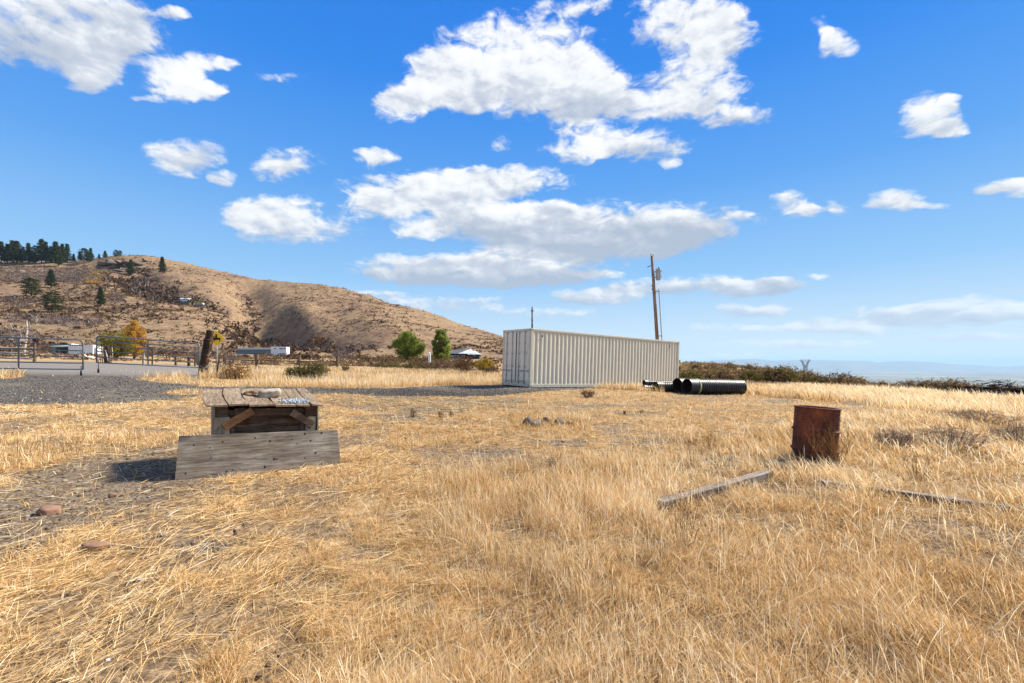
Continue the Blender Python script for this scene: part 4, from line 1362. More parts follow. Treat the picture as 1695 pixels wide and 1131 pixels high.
    for k in range(7):
        a = k * 1.1; q = lid(.46, .60, .012)
        pts = [q + Vector((.05 * math.cos(a + s * 1.4) * (1 + s * .3), .06 * math.sin(a + s * 1.4), .02 + .035 * math.sin(s * 1.5 + k))) for s in range(5)]
        tw.tube(pts, [.014, .014, .012, .01, .005], 5, tone=.3)
    o = tw.build('twisted_root', 'rusty_twig', None, tone=True); tag(o, 'curled dark root lying left of the stone on the box lid', 'root')
    # pale chips in front of it
    n = 300
    lx = .82 + np.clip(RNG.normal(.20, .11, n), -.25, .36); ly = np.clip(RNG.normal(.19, .085, n), .03, .45)
    v, f = ico(1); V = []; T = []; tn = []
    for i in range(n):
        s = RNG.uniform(.007, .017); q = np.array(lid(lx[i], ly[i], s * .4)[:])
        V.append(v * s * RNG.uniform(.5, 1.3, 3) + q); T.append(f + i * len(v)); tn.append(np.full(len(v), RNG.uniform(0, 1)))
    leafmat('pale_chip', [(0, (.10, .12, .13)), (.4, (.30, .36, .40)), (1, (.66, .72, .75))], 0.0)
    o = link('crushed_stone', np_mesh('crushed_stone', np.concatenate(V), None, np.concatenate(T), np.concatenate(tn)), 'pale_chip')
    tag(o, 'scatter of pale blue grey stone chips on the lid', 'stone chips', None, 'stuff')

    # plywood sheet leaning on the box
    BL = Vector((-4.22, 5.69, 0)); BL.z = gz(-4.22, 5.69) - .005
    BR = Vector((-2.47, 6.58, 0)); BR.z = EYE - (770 - HY) / F * 6.58 - .012
    TL = at(296, 722, 5.93); TR = at(558, 711, 6.80)
    TLc = at(290.5, 724, 5.93)
    nrm = (BR - BL).cross(TL - BL).normalized()
    b = MB()
    U = (BR - BL); L = U.length
    th = nrm * -.019
    corner = [BL, BR, BR + (TR - BR) * .97 + U * .002, TR - U * .008, TL]
    c = (BL + TR) / 2
    ux = U.normalized(); uz = (TL - BL); uz = (uz - ux * uz.dot(ux)).normalized(); uy = uz.cross(ux)
    M = Matrix((ux, uy, uz)).transposed().to_4x4(); M.translation = c
    Mi = M.inverted()
    vs = [Mi @ p for p in corner] + [Mi @ (p + th) for p in corner]
    n = len(corner)
    b.add(vs, [tuple(range(n)), tuple(reversed(range(n, 2 * n)))] + [(i, n + i, n + (i + 1) % n, (i + 1) % n) for i in range(n)])
    o = b.build('plywood_board', 'plywood_grey', None, .003); o.matrix_world = M
    tag(o, 'long grey weathered plywood board leaning against the wooden box', 'board')
    h = MB()
    sg = 1 if (Mi.to_3x3() @ nrm).dot(Vector((0, -1, 0))) > 0 else -1
    front_y = min(v.y for v in vs)
    for (hx, hz, s) in ((-.62, .12, .010), (-.60, -.02, .009), (.08, .16, .016), (.13, -.10, .018), (.36, .17, .008), (.42, .10, .008), (.60, .13, .013), (.66, -.06, .014), (.52, -.12, .01),
                        (-.42, -.22, .016), (-.35, -.21, .012), (.02, -.2, .02), (-.80, .17, .012), (.75, .24, .014), (-.86, -.20, .012), (.53, .24, .014), (-.1, .22, .012), (-.48, .19, .012)):
        h = MB(); h.tube([(hx, front_y - .0018, hz), (hx + .001, front_y + .003, hz)], s, 9); h.build('knot_hole', 'dark_iron', o)
    FOOT.append((BL.x, BL.y, BR.x, BR.y, .10))
    # short pale stick beside the board
    a = gpix(254, 751); b2 = gpix(300, 744)
    s = MB(); dv = (b2 - a); s.box((0, 0, 0), (dv.length, .075, .035))
    o = s.build('wood_offcut', 'pale_plank', None, .004); o.location = (a + b2) / 2 + Vector((0, 0, .022)); o.rotation_euler = (0.05, -.02, math.atan2(dv.y, dv.x))
    tag(o, 'short pale wooden slat on the bare soil left of the plywood', 'slat')


# ------------------------------------------------------------------ rusty drum with a dry weed in front
def build_drum():
    x, y = 4.41, 6.66
    z = gz(x, y) - .07
    t = thing('steel_drum', 'rusty brown steel drum standing in the tall grass', 'drum', (x, y, z))
    t.rotation_euler = (R(1.5), R(3.3), R(20))
    R0, Hh = .283, .86
    pr = [(R0 - .004, 0)]
    n = 120
    for i in range(n + 1):
        s = i / n; r = R0
        for c in (.30, .63):
            r += .024 * math.exp(-((s - c) / .018) ** 2)
        if s > .70: r += .0034 * math.sin(s * 150)
        if .40 < s < .60: r += .0005 * math.sin(s * 200)
        pr.append((r, s * Hh))
    pr += [(R0 + .012, Hh - .002), (R0 + .014, Hh + .012), (R0 + .002, Hh + .018), (R0 - .006, Hh + .010), (R0 - .007, Hh - .02), (R0 - .010, .35), (R0 - .011, .03), (0.001, .03)]
    m = MB(); m.lathe(pr, 56); o = m.build('shell', 'drum_rust', t)
    # dark rust-through holes low on the front, with torn lips
    for (a, zz, s) in ((-2.05, .13, .085), (-1.45, .10, .11), (-1.05, .12, .09), (-2.45, .16, .05)):
        hm = MB(); k = 14; vs = []
        for q in range(k):
            b = 2 * math.pi * q / k; rr = s * (1 + .35 * math.sin(q * 2.3 + a * 5))
            aa = a + rr * math.cos(b) * 1.3 / R0; vs.append(((R0 + .0022) * math.cos(aa), (R0 + .0022) * math.sin(aa), zz + rr * math.sin(b) * .8))
        vs.append(((R0 + .0022) * math.cos(a), (R0 + .0022) * math.sin(a), zz))
        hm.add(vs, [(q, (q + 1) % k, k) for q in range(k)])
        hm.build('rust_hole', 'dark_iron', t)
    FOOT.append((x, y, x + .01, y, .30))
    # brittle weed leaning on the drum
    w = MB(); rg = random.Random(5)
    root = Vector((x - .03, y - .46, gz(x - .03, y - .46)))
    def grow(p, d, L, r, lvl):
        pts = [p.copy()]; q = p.copy(); dd = d.copy()
        n = 4
        for k in range(n):
            dd = (dd + Vector((rg.uniform(-.32, .32), rg.uniform(-.2, .2), rg.uniform(-.14, .20)))).normalized()
            q = q + dd * L / n; pts.append(q.copy())
            if lvl < 3 and rg.random() < .95:
                side = (dd + Vector((rg.uniform(-1, 1), rg.uniform(-.6, .6), rg.uniform(-.2, .7)))).normalized()
                grow(q, side, L * rg.uniform(.42, .62), r * .6, lvl + 1)
        w.tube(pts, [r, r * .9, r * .75, r * .6, r * .35], 5, False, tone=rg.uniform(.12, .5))
    for k in range(13):
        grow(root + Vector((rg.uniform(-.22, .20), rg.uniform(-.06, .08), 0)), Vector((rg.uniform(-.75, .15), rg.uniform(-.05, .22), 1)).normalized(), rg.uniform(.30, .46), .0040, 0)
    o = w.build('tumbleweed', 'straw', None, tone=True)
    FOOT.append((x - .25, y - .42, x + .22, y - .42, .12))
    tag(o, 'brittle dry brown weed leaning against the rusty drum', 'dry weed')


# ------------------------------------------------------------------ old timber edging
def build_timbers():
    def beam(a, b, zt, label, clear=True):
        A = Vector((a[0], a[1], 0)); B = Vector((b[0], b[1], 0)); dv = B - A
        m = MB(); n = 10; vs = []; L = dv.length
        for k in range(n + 1):
            s = k / n; jx = .006 * math.sin(k * 1.7); 
            for yy, zz in ((-.055, -.13), (.055, -.13), (.055 + jx, .05 + jx * .6), (-.055 + jx, .05 - jx * .6)):
                vs.append(((s - .5) * L, yy, zz))
        fs = []
        for k in range(n):
            o = 4 * k
            for q in range(4):
                q2 = (q + 1) % 4
                fs.append((o + q, o + q2, o + 4 + q2, o + 4 + q))
        fs += [(3, 2, 1, 0), (4 * n, 4 * n + 1, 4 * n + 2, 4 * n + 3)]
        m.add(vs, fs)
        o = m.build('timber_edging', 'beam_wood', None, .012)
        za, zb = gz(*a) + zt, gz(*b) + zt
        o.location = ((A.x + B.x) / 2, (A.y + B.y) / 2, (za + zb) / 2)
        o.rotation_euler = (0, -math.atan2(zb - za, L), math.atan2(dv.y, dv.x))
        tag(o, label, 'timber')
        if clear: FOOT.append((a[0], a[1], b[0], b[1], .06))
    beam((1.47, 4.53), (3.20, 5.66), .055, 'grey weathered timber beam lying in the grass left of the drum')
    beam((3.62, 5.42), (5.75, 3.95), .012, 'half buried grey timber beam running right from below the drum', False)


def build_rocks():
    def put(name, label, px, py, d_px, mat, seed, squash=(1, 1, .6), group=None, rz=0., sink=.3):
        p = gpix(px, py)
        size = d_px / F * p.y
        return rock(name, label, p, size, mat, seed, group, squash, 3, rz, 'rock', sink)
    put('rock', 'smooth reddish brown rock on the bare soil at the left edge', 86, 851, 40, 'brown_rock', 3, (1.05, .75, .55))
    put('rock', 'brown and pink rock half hidden in straw below the bare soil', 160, 912, 42, 'brown_rock', 8, (1.05, .7, .6), None, .3)
    put('rock', 'small round brown rock on the soil left of the plywood', 187, 823, 16, 'brown_rock', 12, (1, .8, .7))
    put('rock', 'flat pale grey stone in the straw at lower left', 233, 964, 22, 'slab_rock', 15, (1.1, .7, .45))
    put('rock', 'dark upright little stone in the straw right of lower left', 390, 886, 12, 'dark_rock', 17, (.8, .7, 1.1), None, 0, .2)
    put('rock', 'small dark stone in the straw below the plywood', 494, 907, 14, 'dark_rock', 19, (1.1, .8, .7))
    put('rock', 'dark brown rock sunk in the straw at the bottom centre', 706, 1014, 42, 'dark_rock', 23, (1.1, .8, .7), None, .4)
    put('rock', 'little dark stone at the bottom edge', 668, 1118, 18, 'dark_rock', 27, (1, .8, .7))
    put('rock', 'tiny white pebble in the soil near the bottom left', 178, 1092, 9, 'white_metal', 28, (1, .8, .8))
    put('rock', 'grey stone in the bare soil beside the brown rock', 270, 890, 18, 'grey_rock', 30, (1.1, .7, .5))
    for i, (px, py, s, mt, sq, lab) in enumerate(((874, 706, 25, 'dark_rock', (.9, .8, .95), 'tallest grey lichened boulder at the left of the rock cluster'),
                                                  (889, 708, 24, 'grey_rock', (.95, .8, .75), 'sloping grey boulder second in the rock cluster'),
                                                  (905, 709, 11, 'dark_rock', (1.1, .8, .8), 'small black rock in front of the rock cluster'),
                                                  (906, 702, 20, 'brown_rock', (.9, .8, .75), 'reddish boulder in the middle of the rock cluster'),
                                                  (926, 705, 26, 'dark_rock', (1.1, .8, .7), 'wide dark boulder right of the reddish one in the cluster'),
                                                  (945, 706, 16, 'brown_rock', (1.0, .8, .8), 'brown boulder at the right end of the rock cluster'))):
        put('boulder', lab, px, py, s, mt, 40 + i, sq, 'rocks clustered in the mown grass', i * .7, .2)
    put('rock', 'low brown stone alone in the grass below the rock cluster', 924, 724, 14, 'brown_rock', 52, (1.3, .8, .5))
    put('rock', 'grey stone in the tall grass before the back fence', 600, 628, 12, 'dark_rock', 53, (1.1, .8, .7), None, 0, .15)


build_box()
build_drum()
build_timbers()
build_rocks()

# ------------------------------------------------------------------ pipe gates
def build_gate(name, label, hinge, free, bot_h, bot_f, top_h, top_f, wheel_at):
    """hinge, free: plan points; heights are world z of the lowest and highest rail at either end."""
    A = Vector((hinge[0], hinge[1], 0)); B = Vector((free[0], free[1], 0))
    t = thing(name, label, 'gate', (A.x, A.y, gz(A.x, A.y)))
    O = Vector((A.x, A.y, gz(A.x, A.y)))
    P = lambda s, f: (A + (B - A) * s) + Vector((0, 0, (bot_h + (bot_f - bot_h) * s) * (1 - f) + (top_h + (top_f - top_h) * s) * f)) - O
    L = (B - A).length
    rc = .16; sx = rc / L
    m = MB()
    loop = [P(0, 0), P(0, .5)] + [P(0, .88), P(sx * .08, .94), P(sx * .4, .98), P(sx, 1)] + [P(.5, 1)] + [P(1 - sx, 1), P(1 - sx * .4, .98), P(1 - sx * .08, .94), P(1, .88)] + [P(1, .5), P(1, 0)]
    m.tube(loop, .031, 8)
    m.build('outer_frame', 'gate_steel', t)
    for f in (0.01, .22, .44, .66, .83) if name == 'x' else (0.0, .21, .42, .63, .82):
        r = MB(); r.tube([P(0.003, f), P(.997, f)], .024, 8); r.build('rail', 'gate_steel', t)
    for s in (.52,):
        r = MB(); r.box((P(s, 0) + P(s, 1)) / 2, (.05, .03, (P(s, 1) - P(s, 0)).z), (0, 0, math.atan2((B - A).y, (B - A).x)))
        r.build('upright', 'gate_steel', t)
    w = P(wheel_at, 0) + Vector((0, 0, -.05)); 
    gw = H(np.array([w.x + O.x]), np.array([w.y + O.y]))[0] - O.z
    st = MB(); st.tube([P(wheel_at, .12) , Vector((w.x, w.y, gw + .10))], .016, 8); st.build('wheel_stem', 'gate_steel', t)
    wh = MB(); ax = (B - A + Vector((-(B - A).y, (B - A).x, 0)) * .35).normalized() * .035
    wh.tube([Vector((w.x, w.y, gw + .10)) - ax, Vector((w.x, w.y, gw + .10)) + ax], .10, 14); wo = wh.build('wheel', 'rubber', t)
    hb = MB(); hb.tube([Vector((w.x, w.y, gw + .10)) - ax * 1.15, Vector((w.x, w.y, gw + .10)) + ax * 1.15], .04, 10); hb.build('hub', 'galvanised', wo)
    ch = MB(); ch.tube([P(wheel_at, .56), P(wheel_at, .55) + Vector((.12 if wheel_at > .5 else -.12, -.02, -.05)), P(wheel_at, .57) + Vector((.22, -.02, -.02))], .012, 6); ch.build('chain', 'galvanised', t)
    return t


def zpix(py, d):
    return EYE + (HY - py) / F * d


def build_gates():
    xd = lambda px, d: ((px - CX) / F * d, d)
    # the near leaf runs out of the frame to the left
    dl0, dl1 = 17.9, 19.6
    a = xd(-96, dl0); b = xd(137.5, dl1)
    build_gate('pipe_gate', 'grey steel pipe gate running out of the picture at the left edge', a, b, zpix(608.8, dl0), zpix(611.8, dl1), zpix(554.5, dl0), zpix(563, dl1), .985)
    dr0, dr1 = 23.4, 21.6
    a = xd(330, dr0); b = xd(160, dr1)
    build_gate('pipe_gate', 'grey steel pipe gate tilting beside the thick charred gatepost', a, b, zpix(609, dr0), zpix(600.5, dr1), zpix(569, dr0), zpix(555.8, dr1), .985)
    # gatepost
    d = 22.3
    bot = at(334.5, 624, d); bot.z = gz(bot.x, bot.y) - .1
    top = at(348, 547, d) - bot
    t = thing('gatepost', 'thick leaning charred wooden gatepost beside the horse sign', 'post', bot)
    m = MB(); n = 12; vs = []; pts = [top * s for s in (0, .3, .55, .8, .81, 1.0)]
    m.tube(pts, [.215, .20, .20, .205, .165, .16], 9, smooth=False); m.build('timber', 'charred_post', t, .01)
    m = MB(); m.tube([top * .78 + Vector((-.13, 0, 0)), top * .86 + Vector((-.12, 0, 0))], [.10, .06], 6, smooth=False); m.build('shoulder', 'charred_post', t)
    wv = MB()
    rg = random.Random(2)
    for k in range(7):
        p0 = top * rg.uniform(.12, .5); a0 = rg.uniform(2.6, 5.4)
        wv.tube([p0 + Vector((.24 * math.cos(a0 + q * .5), .24 * math.sin(a0 + q * .5), q * rg.uniform(-.09, .09))) for q in range(5)], .008, 4)
    wv.build('wire', 'galvanised', t)
    # rusty stake
    d = 21.0
    b = at(357, 627, d); b.z = gz(b.x, b.y) - .05
    tp = at(364, 585, d)
    m = MB(); dv = tp - b
    m.tube([Vector((0, 0, 0)), dv], .028, 5); m.box(dv * .5 + Vector((.02, 0, 0)), (.045, .012, dv.length), (0, math.atan2(dv.x, dv.z), 0))
    o = m.build('fence_stake', 'rusty_steel'); o.location = b
    tag(o, 'leaning rusty steel fence stake in front of the horse sign bush', 'stake')
    # horse and rider sign
    d = 24.0
    c = at(358.3, 560.5, d); g = gz(c.x, c.y)
    t = thing('warning_sign', 'yellow diamond warning sign with a black horse and rider', 'sign', (c.x, c.y, g))
    z = c.z - g
    m = MB(); m.tube([(0, .03, -.1), (0, .03, z + .42)], .028, 6); m.build('signpost', 'galvanised', t)
    h = .405
    k = 14 * math.pi / 180
    m = MB(); m.prism([(-h, 0), (-h * .94, -.035), (-.035, -h * .94), (0, -h), (.035, -h * .94), (h * .94, -.035), (h, 0), (h * .94, .035), (.035, h * .94), (0, h), (-.035, h * .94), (-h * .94, .035)], (0, .006, 0), (1, 0, 0), (0, 0, 1), (0, 0, z)); pl = m.build('panel', 'sign_yellow', t)
    horse = [(-.23, .045), (-.25, .085), (-.235, .105), (-.19, .115), (-.165, .135), (-.15, .12), (-.11, .06), (-.06, .035), (.06, .035), (.12, .045), (.16, .03), (.20, -.01), (.215, -.06), (.20, -.055), (.175, -.02), (.165, -.04), (.175, -.10), (.155, -.17), (.13, -.17), (.14, -.105), (.11, -.06),
             (.02, -.07), (-.07, -.065), (-.09, -.10), (-.075, -.17), (-.10, -.17), (-.115, -.10), (-.135, -.075), (-.19, -.115), (-.165, -.155), (-.185, -.165), (-.215, -.11), (-.16, -.04), (-.155, .03), (-.19, .06), (-.215, .045)]
    rider = [(-.05, .03), (-.055, .09), (-.085, .085), (-.12, .065), (-.125, .08), (-.085, .11), (-.05, .135), (-.055, .165), (-.08, .165), (-.045, .185), (-.04, .21), (.005, .21), (.01, .185), (.035, .175), (.02, .16), (.03, .13), (.04, .08), (.03, .03), (.02, -.03), (-.02, -.10), (-.045, -.10), (-.02, -.03)]
    for nm, po in (('horse_symbol', horse), ('rider_symbol', rider)):
        m = MB(); dz = -.004 if nm == 'rider_symbol' else -.003
        m.prism([(x * 1.12, q * 1.12) for x, q in po], (0, .003, 0), (1, 0, 0), (0, 0, 1), (0, dz, z)); m.build(nm, 'sign_black', pl)


# ------------------------------------------------------------------ fences
def post_rail(name, label, stations, rails, d_post, mat_post, mat_rail, h_post, rail_r=.06):
    """stations: plan points; rails: heights above the ground."""
    t = thing(name, label, 'fence', ground_pt(*stations[0]))
    O = t.location
    for i, (x, y) in enumerate(stations):
        m = MB(); b = ground_pt(x, y) - O
        m.tube([b + Vector((0, 0, -.1)), b + Vector((.02 * (i % 2), 0, h_post * (1 + .06 * math.sin(i * 2.3))))], [d_post / 2, d_post / 2 * .92], 9, smooth=False)
        m.build('post', mat_post, t)
    for i in range(len(stations) - 1):
        a = ground_pt(*stations[i]) - O; b = ground_pt(*stations[i + 1]) - O
        for q, hz in enumerate(rails):
            m = MB(); w = .05 * math.sin(i * 1.9 + q)
            m.tube([a + Vector((0, -.09, hz + w)), (a + b) / 2 + Vector((0, -.09, hz - .02)), b + Vector((0, -.09, hz - w))], [rail_r, rail_r * .9, rail_r * .8], 7)
            m.build('rail', mat_rail, t)
    return t


def build_fences():
    gp = lambda px, d: tuple(gat(px, d)[:2])
    post_rail('rail_fence', 'brown post and rail fence in front of the horse trailer', [gp(372, 44), gp(425, 44), gp(495, 45), gp(558.5, 46)], (.30, .72), .34, 'fence_post_wood', 'fence_wood', 1.22)
    post_rail('rail_fence', 'pale weathered rail fence behind the left gate', [gp(-110, 35.5), gp(-30, 36), gp(57, 36.5)], (.30, .72, 1.10), .22, 'fence_post_wood', 'pale_rail', 1.65, .075)
    # single posts seen through the right gate
    for px, d, h, w, mt, lab in ((237.5, 40, 1.0, .20, 'pale_rail', 'short pale topped fence post seen through the right gate'),
                                 (252, 42, 1.5, .12, 'charred_post', 'thin dark fence post right of the pale topped post'),
                                 (291, 43, .95, .22, 'fence_post_wood', 'short brown fence post at the middle of the right gate'),
                                 (312.5, 42, .95, .26, 'charred_post', 'stout dark fence post left of the gatepost'),
                                 (322.5, 42.5, 1.55, .12, 'charred_post', 'tall dark thin fence post close left of the gatepost')):
        p = gat(px, d); m = MB()
        m.tube([(0, 0, -.1), (.01, 0, h * .5), (.02, 0, h)], [w / 2, w / 2 * .97, w / 2 * .9], 8, smooth=False)
        o = m.build('fence_post', mt, None, .008); o.location = p
        tag(o, lab, 'fence post')
    # gnarled brace post behind the gates
    p = gat(178, 41)
    t = thing('brace_post', 'thick dark gnarled post with a pale frame beside it, behind the right gate', 'post', p)
    m = MB(); m.tube([(0, 0, -.1), (-.08, 0, .5), (.06, 0, 1.0), (-.03, 0, 1.55)], [.24, .19, .22, .17], 8, smooth=False); m.build('trunk', 'charred_post', t)
    m = MB(); m.tube([(.32, 0, 0), (.42, .05, .7), (.38, .02, 1.45), (.1, .05, 1.5)], [.035, .03, .03, .025], 6); m.tube([(-.45, 0, 0), (-.45, 0, 1.5)], .03, 6); m.tube([(-.62, 0, 0), (-.6, 0, 1.4)], .025, 6); m.build('side_frame', 'pale_rail', t)
    m = MB(); m.tube([(.16, -.14, .15), (.10, -.2, .7), (.02, -.22, 1.15)], [.04, .05, .03], 6); m.build('split_bark', 'pale_bark', t)
    # thin steel stakes of a wire fence at the back
    for px, d, h, lab in ((811, 42, 1.75, 'thin dark steel stake in front of the yellow bush'), (794.5, 43, 1.2, 'thin steel stake left of the yellow bush'), (690, 44, 1.45, 'thin steel stake before the grey brush under the green trees'), (622, 43, 1.3, 'thin steel stake left of the round green tree')):
        p = gat(px, d); m = MB(); m.tube([(0, 0, -.05), (.01, 0, h)], .028, 5); m.box((.02, 0, h / 2), (.05, .015, h))
        o = m.build('steel_stake', 'rusty_steel'); o.location = p; tag(o, lab, 'stake')
    # white capped standpipe between the green trees
    p = gat(710.5, 70)
    t = thing('wellhead_cover', 'narrow white peaked box on a thin leg between the green trees', 'pump box', p)
    k = 70 / F
    m = MB(); m.box((0, 0, 15 * k), (4.6 * k, 3 * k, 12 * k)); m.build('cabinet', 'white_metal', t)
    m = MB(); m.prism([(-2.8 * k, 21 * k), (2.8 * k, 21 * k), (0, 26 * k)], (0, 3.6 * k, 0), (1, 0, 0), (0, 0, 1), (0, -1.8 * k, 0)); m.build('cap', 'white_metal', t)
    m = MB(); m.box((-2.2 * k, .1 * k, 14 * k), (1.0 * k, 3.3 * k, 9 * k)); m.build('dark_side', 'dark_iron', t)
    m = MB(); m.box((.8 * k, 0, 5 * k), (2 * k, 1.5 * k, 9.9 * k)); m.build('leg', 'galvanised', t)


# ------------------------------------------------------------------ sheds, trailer, house
def build_far_buildings():
    def base(px, d):
        p = gat(px, d); return p
    # long teal shed with the gooseneck trailer
    d = 150.0; k = d / F
    p = base(424, d + 6)
    t = thing('long_shed', 'long low teal metal shed behind the white horse trailer', 'shed', (p.x, p.y, zpix(588.5, d)))
    Ls = 64 * k
    m = MB(); m.box((0, 2, 4.6 * k), (Ls, 5, 9.2 * k + .6)); m.build('wall', 'teal_metal', t)
    m = MB(); m.prism([(-.35, 0), (5.35, 0), (2.5, .75)], (Ls + .4, 0, 0), (0, 1, 0), (0, 0, 1), (-Ls / 2 - .2, -.5, 9.4 * k + .25)); m.build('roof', 'dark_shingle', t)
    for x in np.arange(-Ls / 2 + .4, Ls / 2, 1.05):
        pass
    m = MB()
    for x in np.arange(-Ls / 2 + .3, Ls / 2, .62):
        m.box((x, -.52, 4.6 * k), (.06, .05, 9 * k))
    m.build('rib', 'teal_metal', t)
    m = MB(); m.box((Ls * .12, -.56, 2.0 * k), (9 * k, .1, 4 * k)); m.build('opening', 'rubber', t)
    d = 142.0; k = d / F
    p = base(464, d)
    t = thing('horse_trailer', 'white two axle horse trailer parked at the end of the teal shed', 'trailer', (p.x, p.y, zpix(589, d)))
    w = 25.5 * k; h = 14.8 * k
    m = MB()
    body = [(-w * .49, h * .20), (-w * .05, h * .13), (w * .5, h * .13), (w * .5, h * .93), (w * .46, h * .97), (-w * .46, h * 1.0), (-w * .5, h * .95)]
    m.prism(body, (0, 2.2, 0), (1, 0, 0), (0, 0, 1), (0, -1.1, 0)); m.build('body', 'white_metal', t, .05)
    for x in (-.22, .30, .40):
        m = MB(); m.box((x * w, -1.11, h * .78), (w * (.10 if x < 0 else .07), .03, h * .13)); m.build('window', 'window_glass', t)
    m = MB(); m.box((.14 * w, -1.11, h * .78), (w * .16, .03, h * .13)); m.build('window', 'window_glass', t)
    for x in (.08, .29):
        wh = MB(); wh.tube([(x * w, -1.02, h * .15), (x * w, -1.20, h * .15)], .40, 18); wo = wh.build('wheel', 'rubber', t)
        hb = MB(); hb.tube([(x * w, -1.2, h * .15), (x * w, -1.22, h * .15)], .22, 14); hb.build('rim', 'white_metal', wo)
    m = MB(); m.prism([(-.02 * w, h * .27), (.39 * w, h * .27), (.36 * w, h * .33), (.01 * w, h * .33)], (0, .28, 0), (1, 0, 0), (0, 0, 1), (0, -1.3, 0)); m.build('fender', 'white_metal', t)
    m = MB(); m.tube([(-w * .45, -.2, h * .2), (-w * .62, -.2, h * .24), (-w * .78, -.2, h * .16)], .09, 8); m.tube([(-w * .42, -.3, h * .2), (-w * .42, -.3, 0)], .05, 6); m.build('hitch', 'galvanised', t)
    # pale teal roofed shed and white box container on the left
    d = 112.0; k = d / F
    p = base(107, d)
    t = thing('open_shed', 'low shed with a pale teal roof beside the white storage box, behind the left gate', 'shed', (p.x, p.y, zpix(587.5, d)))
    w = 43 * k
    m = MB(); m.box((0, 3.0, 7 * k), (w, .15, 14 * k)); m.build('back_wall', 'teal_metal', t)
    m = MB(); m.box((-w * .43, 1.5, 6.2 * k), (w * .13, 2.9, 12.5 * k)); m.build('side_bay', 'teal_metal', t)
    m = MB(); m.prism([(-.3, 13.2 * k), (3.3, 15.4 * k), (3.3, 16.4 * k), (-.3, 14.4 * k)], (w + .3, 0, 0), (0, 1, 0), (0, 0, 1), (-w / 2 - .15, 0, 0)); m.build('roof', 'pale_teal_roof', t)
    m = MB()
    for x in (-.2, .15, .46):
        m.box((x * w, 0, 6.5 * k), (.16, .16, 13 * k))
    m.build('post', 'fence_wood', t)
    p = base(141, d)
    t = thing('storage_box', 'white ribbed metal storage box behind the free end of the left gate', 'storage container', (p.x, p.y, zpix(586.8, d)))
    w = 40 * k; h = 15.5 * k
    m = MB(); vs, fs = corrugated(-w / 2, w / 2, .1, h - .1, -1.2, .06, .45, -1); m.add(vs, fs); m.build('side_wall', 'white_metal', t)
    m = MB(); m.box((0, 0, h / 2), (w - .02, 2.25, h - .24)); m.box((0, 0, h - .08), (w + .06, 2.5, .14)); m.box((0, 0, .06), (w, 2.45, .12)); m.build('frame', 'white_metal', t)
    m = MB(); m.box((-w * .49, 0, h + .12), (w * .14, 2.0, .30)); m.build('roof_vent', 'white_metal', t)
    p = base(159.5, d - 4)
    m = MB(); m.lathe([(.01, 0), (.40, 0), (.42, .08), (.42, 1.15), (.36, 1.32), (.12, 1.42), (.12, 1.5), (.01, 1.5)], 18)
    o = m.build('water_tank', 'white_metal'); o.location = (p.x, p.y, zpix(586.5, d - 4)); tag(o, 'small upright white tank at the right end of the storage box', 'tank')
    # resting white animal
    p = gpix(149, 594.5, 40)
    m_ = MB()
    v, f = ico(3)
    P = v * np.array([.95, .48, .52]); P[:, 2] = np.maximum(P[:, 2] + .45, 0)
    k = fbm(P[:, 0] * 6, P[:, 2] * 6 + P[:, 1] * 5, 4, 2) - .5
    P *= (1 + .10 * k)[:, None]
    bm = bmesh.new()
    me = np_mesh('sheep', P, None, f); bm.from_mesh(me)
    n = len(P)
    def blob(c, s, rot=0.0):
        r = bmesh.ops.create_icosphere(bm, subdivisions=2, radius=1.0, matrix=Matrix.Translation(c) @ Matrix.Rotation(rot, 4, 'Y') @ Matrix.Diagonal((*s, 1)))
    blob(Vector((-.82, -.1, .80)), (.24, .20, .42), -.25); blob(Vector((-1.02, -.14, 1.14)), (.27, .16, .17), .25)
    blob(Vector((-.90, -.03, 1.36)), (.05, .04, .12)); blob(Vector((-.90, -.24, 1.36)), (.05, .04, .12))
    blob(Vector((-.55, -.42, .12)), (.42, .13, .12)); blob(Vector((.5, -.42, .15)), (.40, .15, .15))
    bm.to_mesh(me); bm.free()
    o = link('sheep', me, 'wool', None, True)
    rm = o.modifiers.new('join', 'REMESH'); rm.mode = 'VOXEL'; rm.voxel_size = .05; rm.use_smooth_shade = True
    s = (15.5 / F * p.y) / 2.05
    o.location = p; o.scale = (s, s, s); o.rotation_euler = (0, 0, .15)
    tag(o, 'white woolly animal lying on the ground in front of the white storage box', 'animal')

    # house
    d = 168.0; k = d / F
    zb = zpix(596.0, d)
    p = gat(768, d)
    t = thing('house', 'dark blue single storey house with grey hipped roofs, some coloured as if sunlit', 'house', (p.x, p.y, zb))
    px = lambda x: (x - 768) * k
    wh = 10.5 * k
    m = MB(); m.box(((px(743) + px(783)) / 2, 4.5, wh / 2), (px(783) - px(743), 8.5, wh)); m.build('wall', 'house_wall', t)
    m = MB(); m.box(((px(778) + px(794)) / 2, 2.2, wh / 2 - .15), (px(794) - px(778), 7.4, wh - .3)); m.build('wing_wall', 'house_wall', t)
    rz = 18.2 * k
    m = MB()   # main hip
    a, b, y0, y1 = px(741.5), px(785), -.3, 9.3
    ym = (y0 + y1) / 2
    m.add([(a, y0, wh), (b, y0, wh), (b, y1, wh), (a, y1, wh), (px(752), ym, rz), (px(779), ym, rz)], [(0, 1, 5, 4), (1, 2, 5), (2, 3, 4, 5), (3, 0, 4), (3, 2, 1, 0)]); m.build('roof', 'dark_shingle', t)
    simple('sunlit_roof', (0.50, 0.53, 0.56), (0.40, 0.43, 0.46), 2.0, 0.5)  # roof tone lightened to carry the sun on the right-hand slopes
    m = MB()   # front gable, sunlight in its colour
    a, b = px(759), px(785.5)
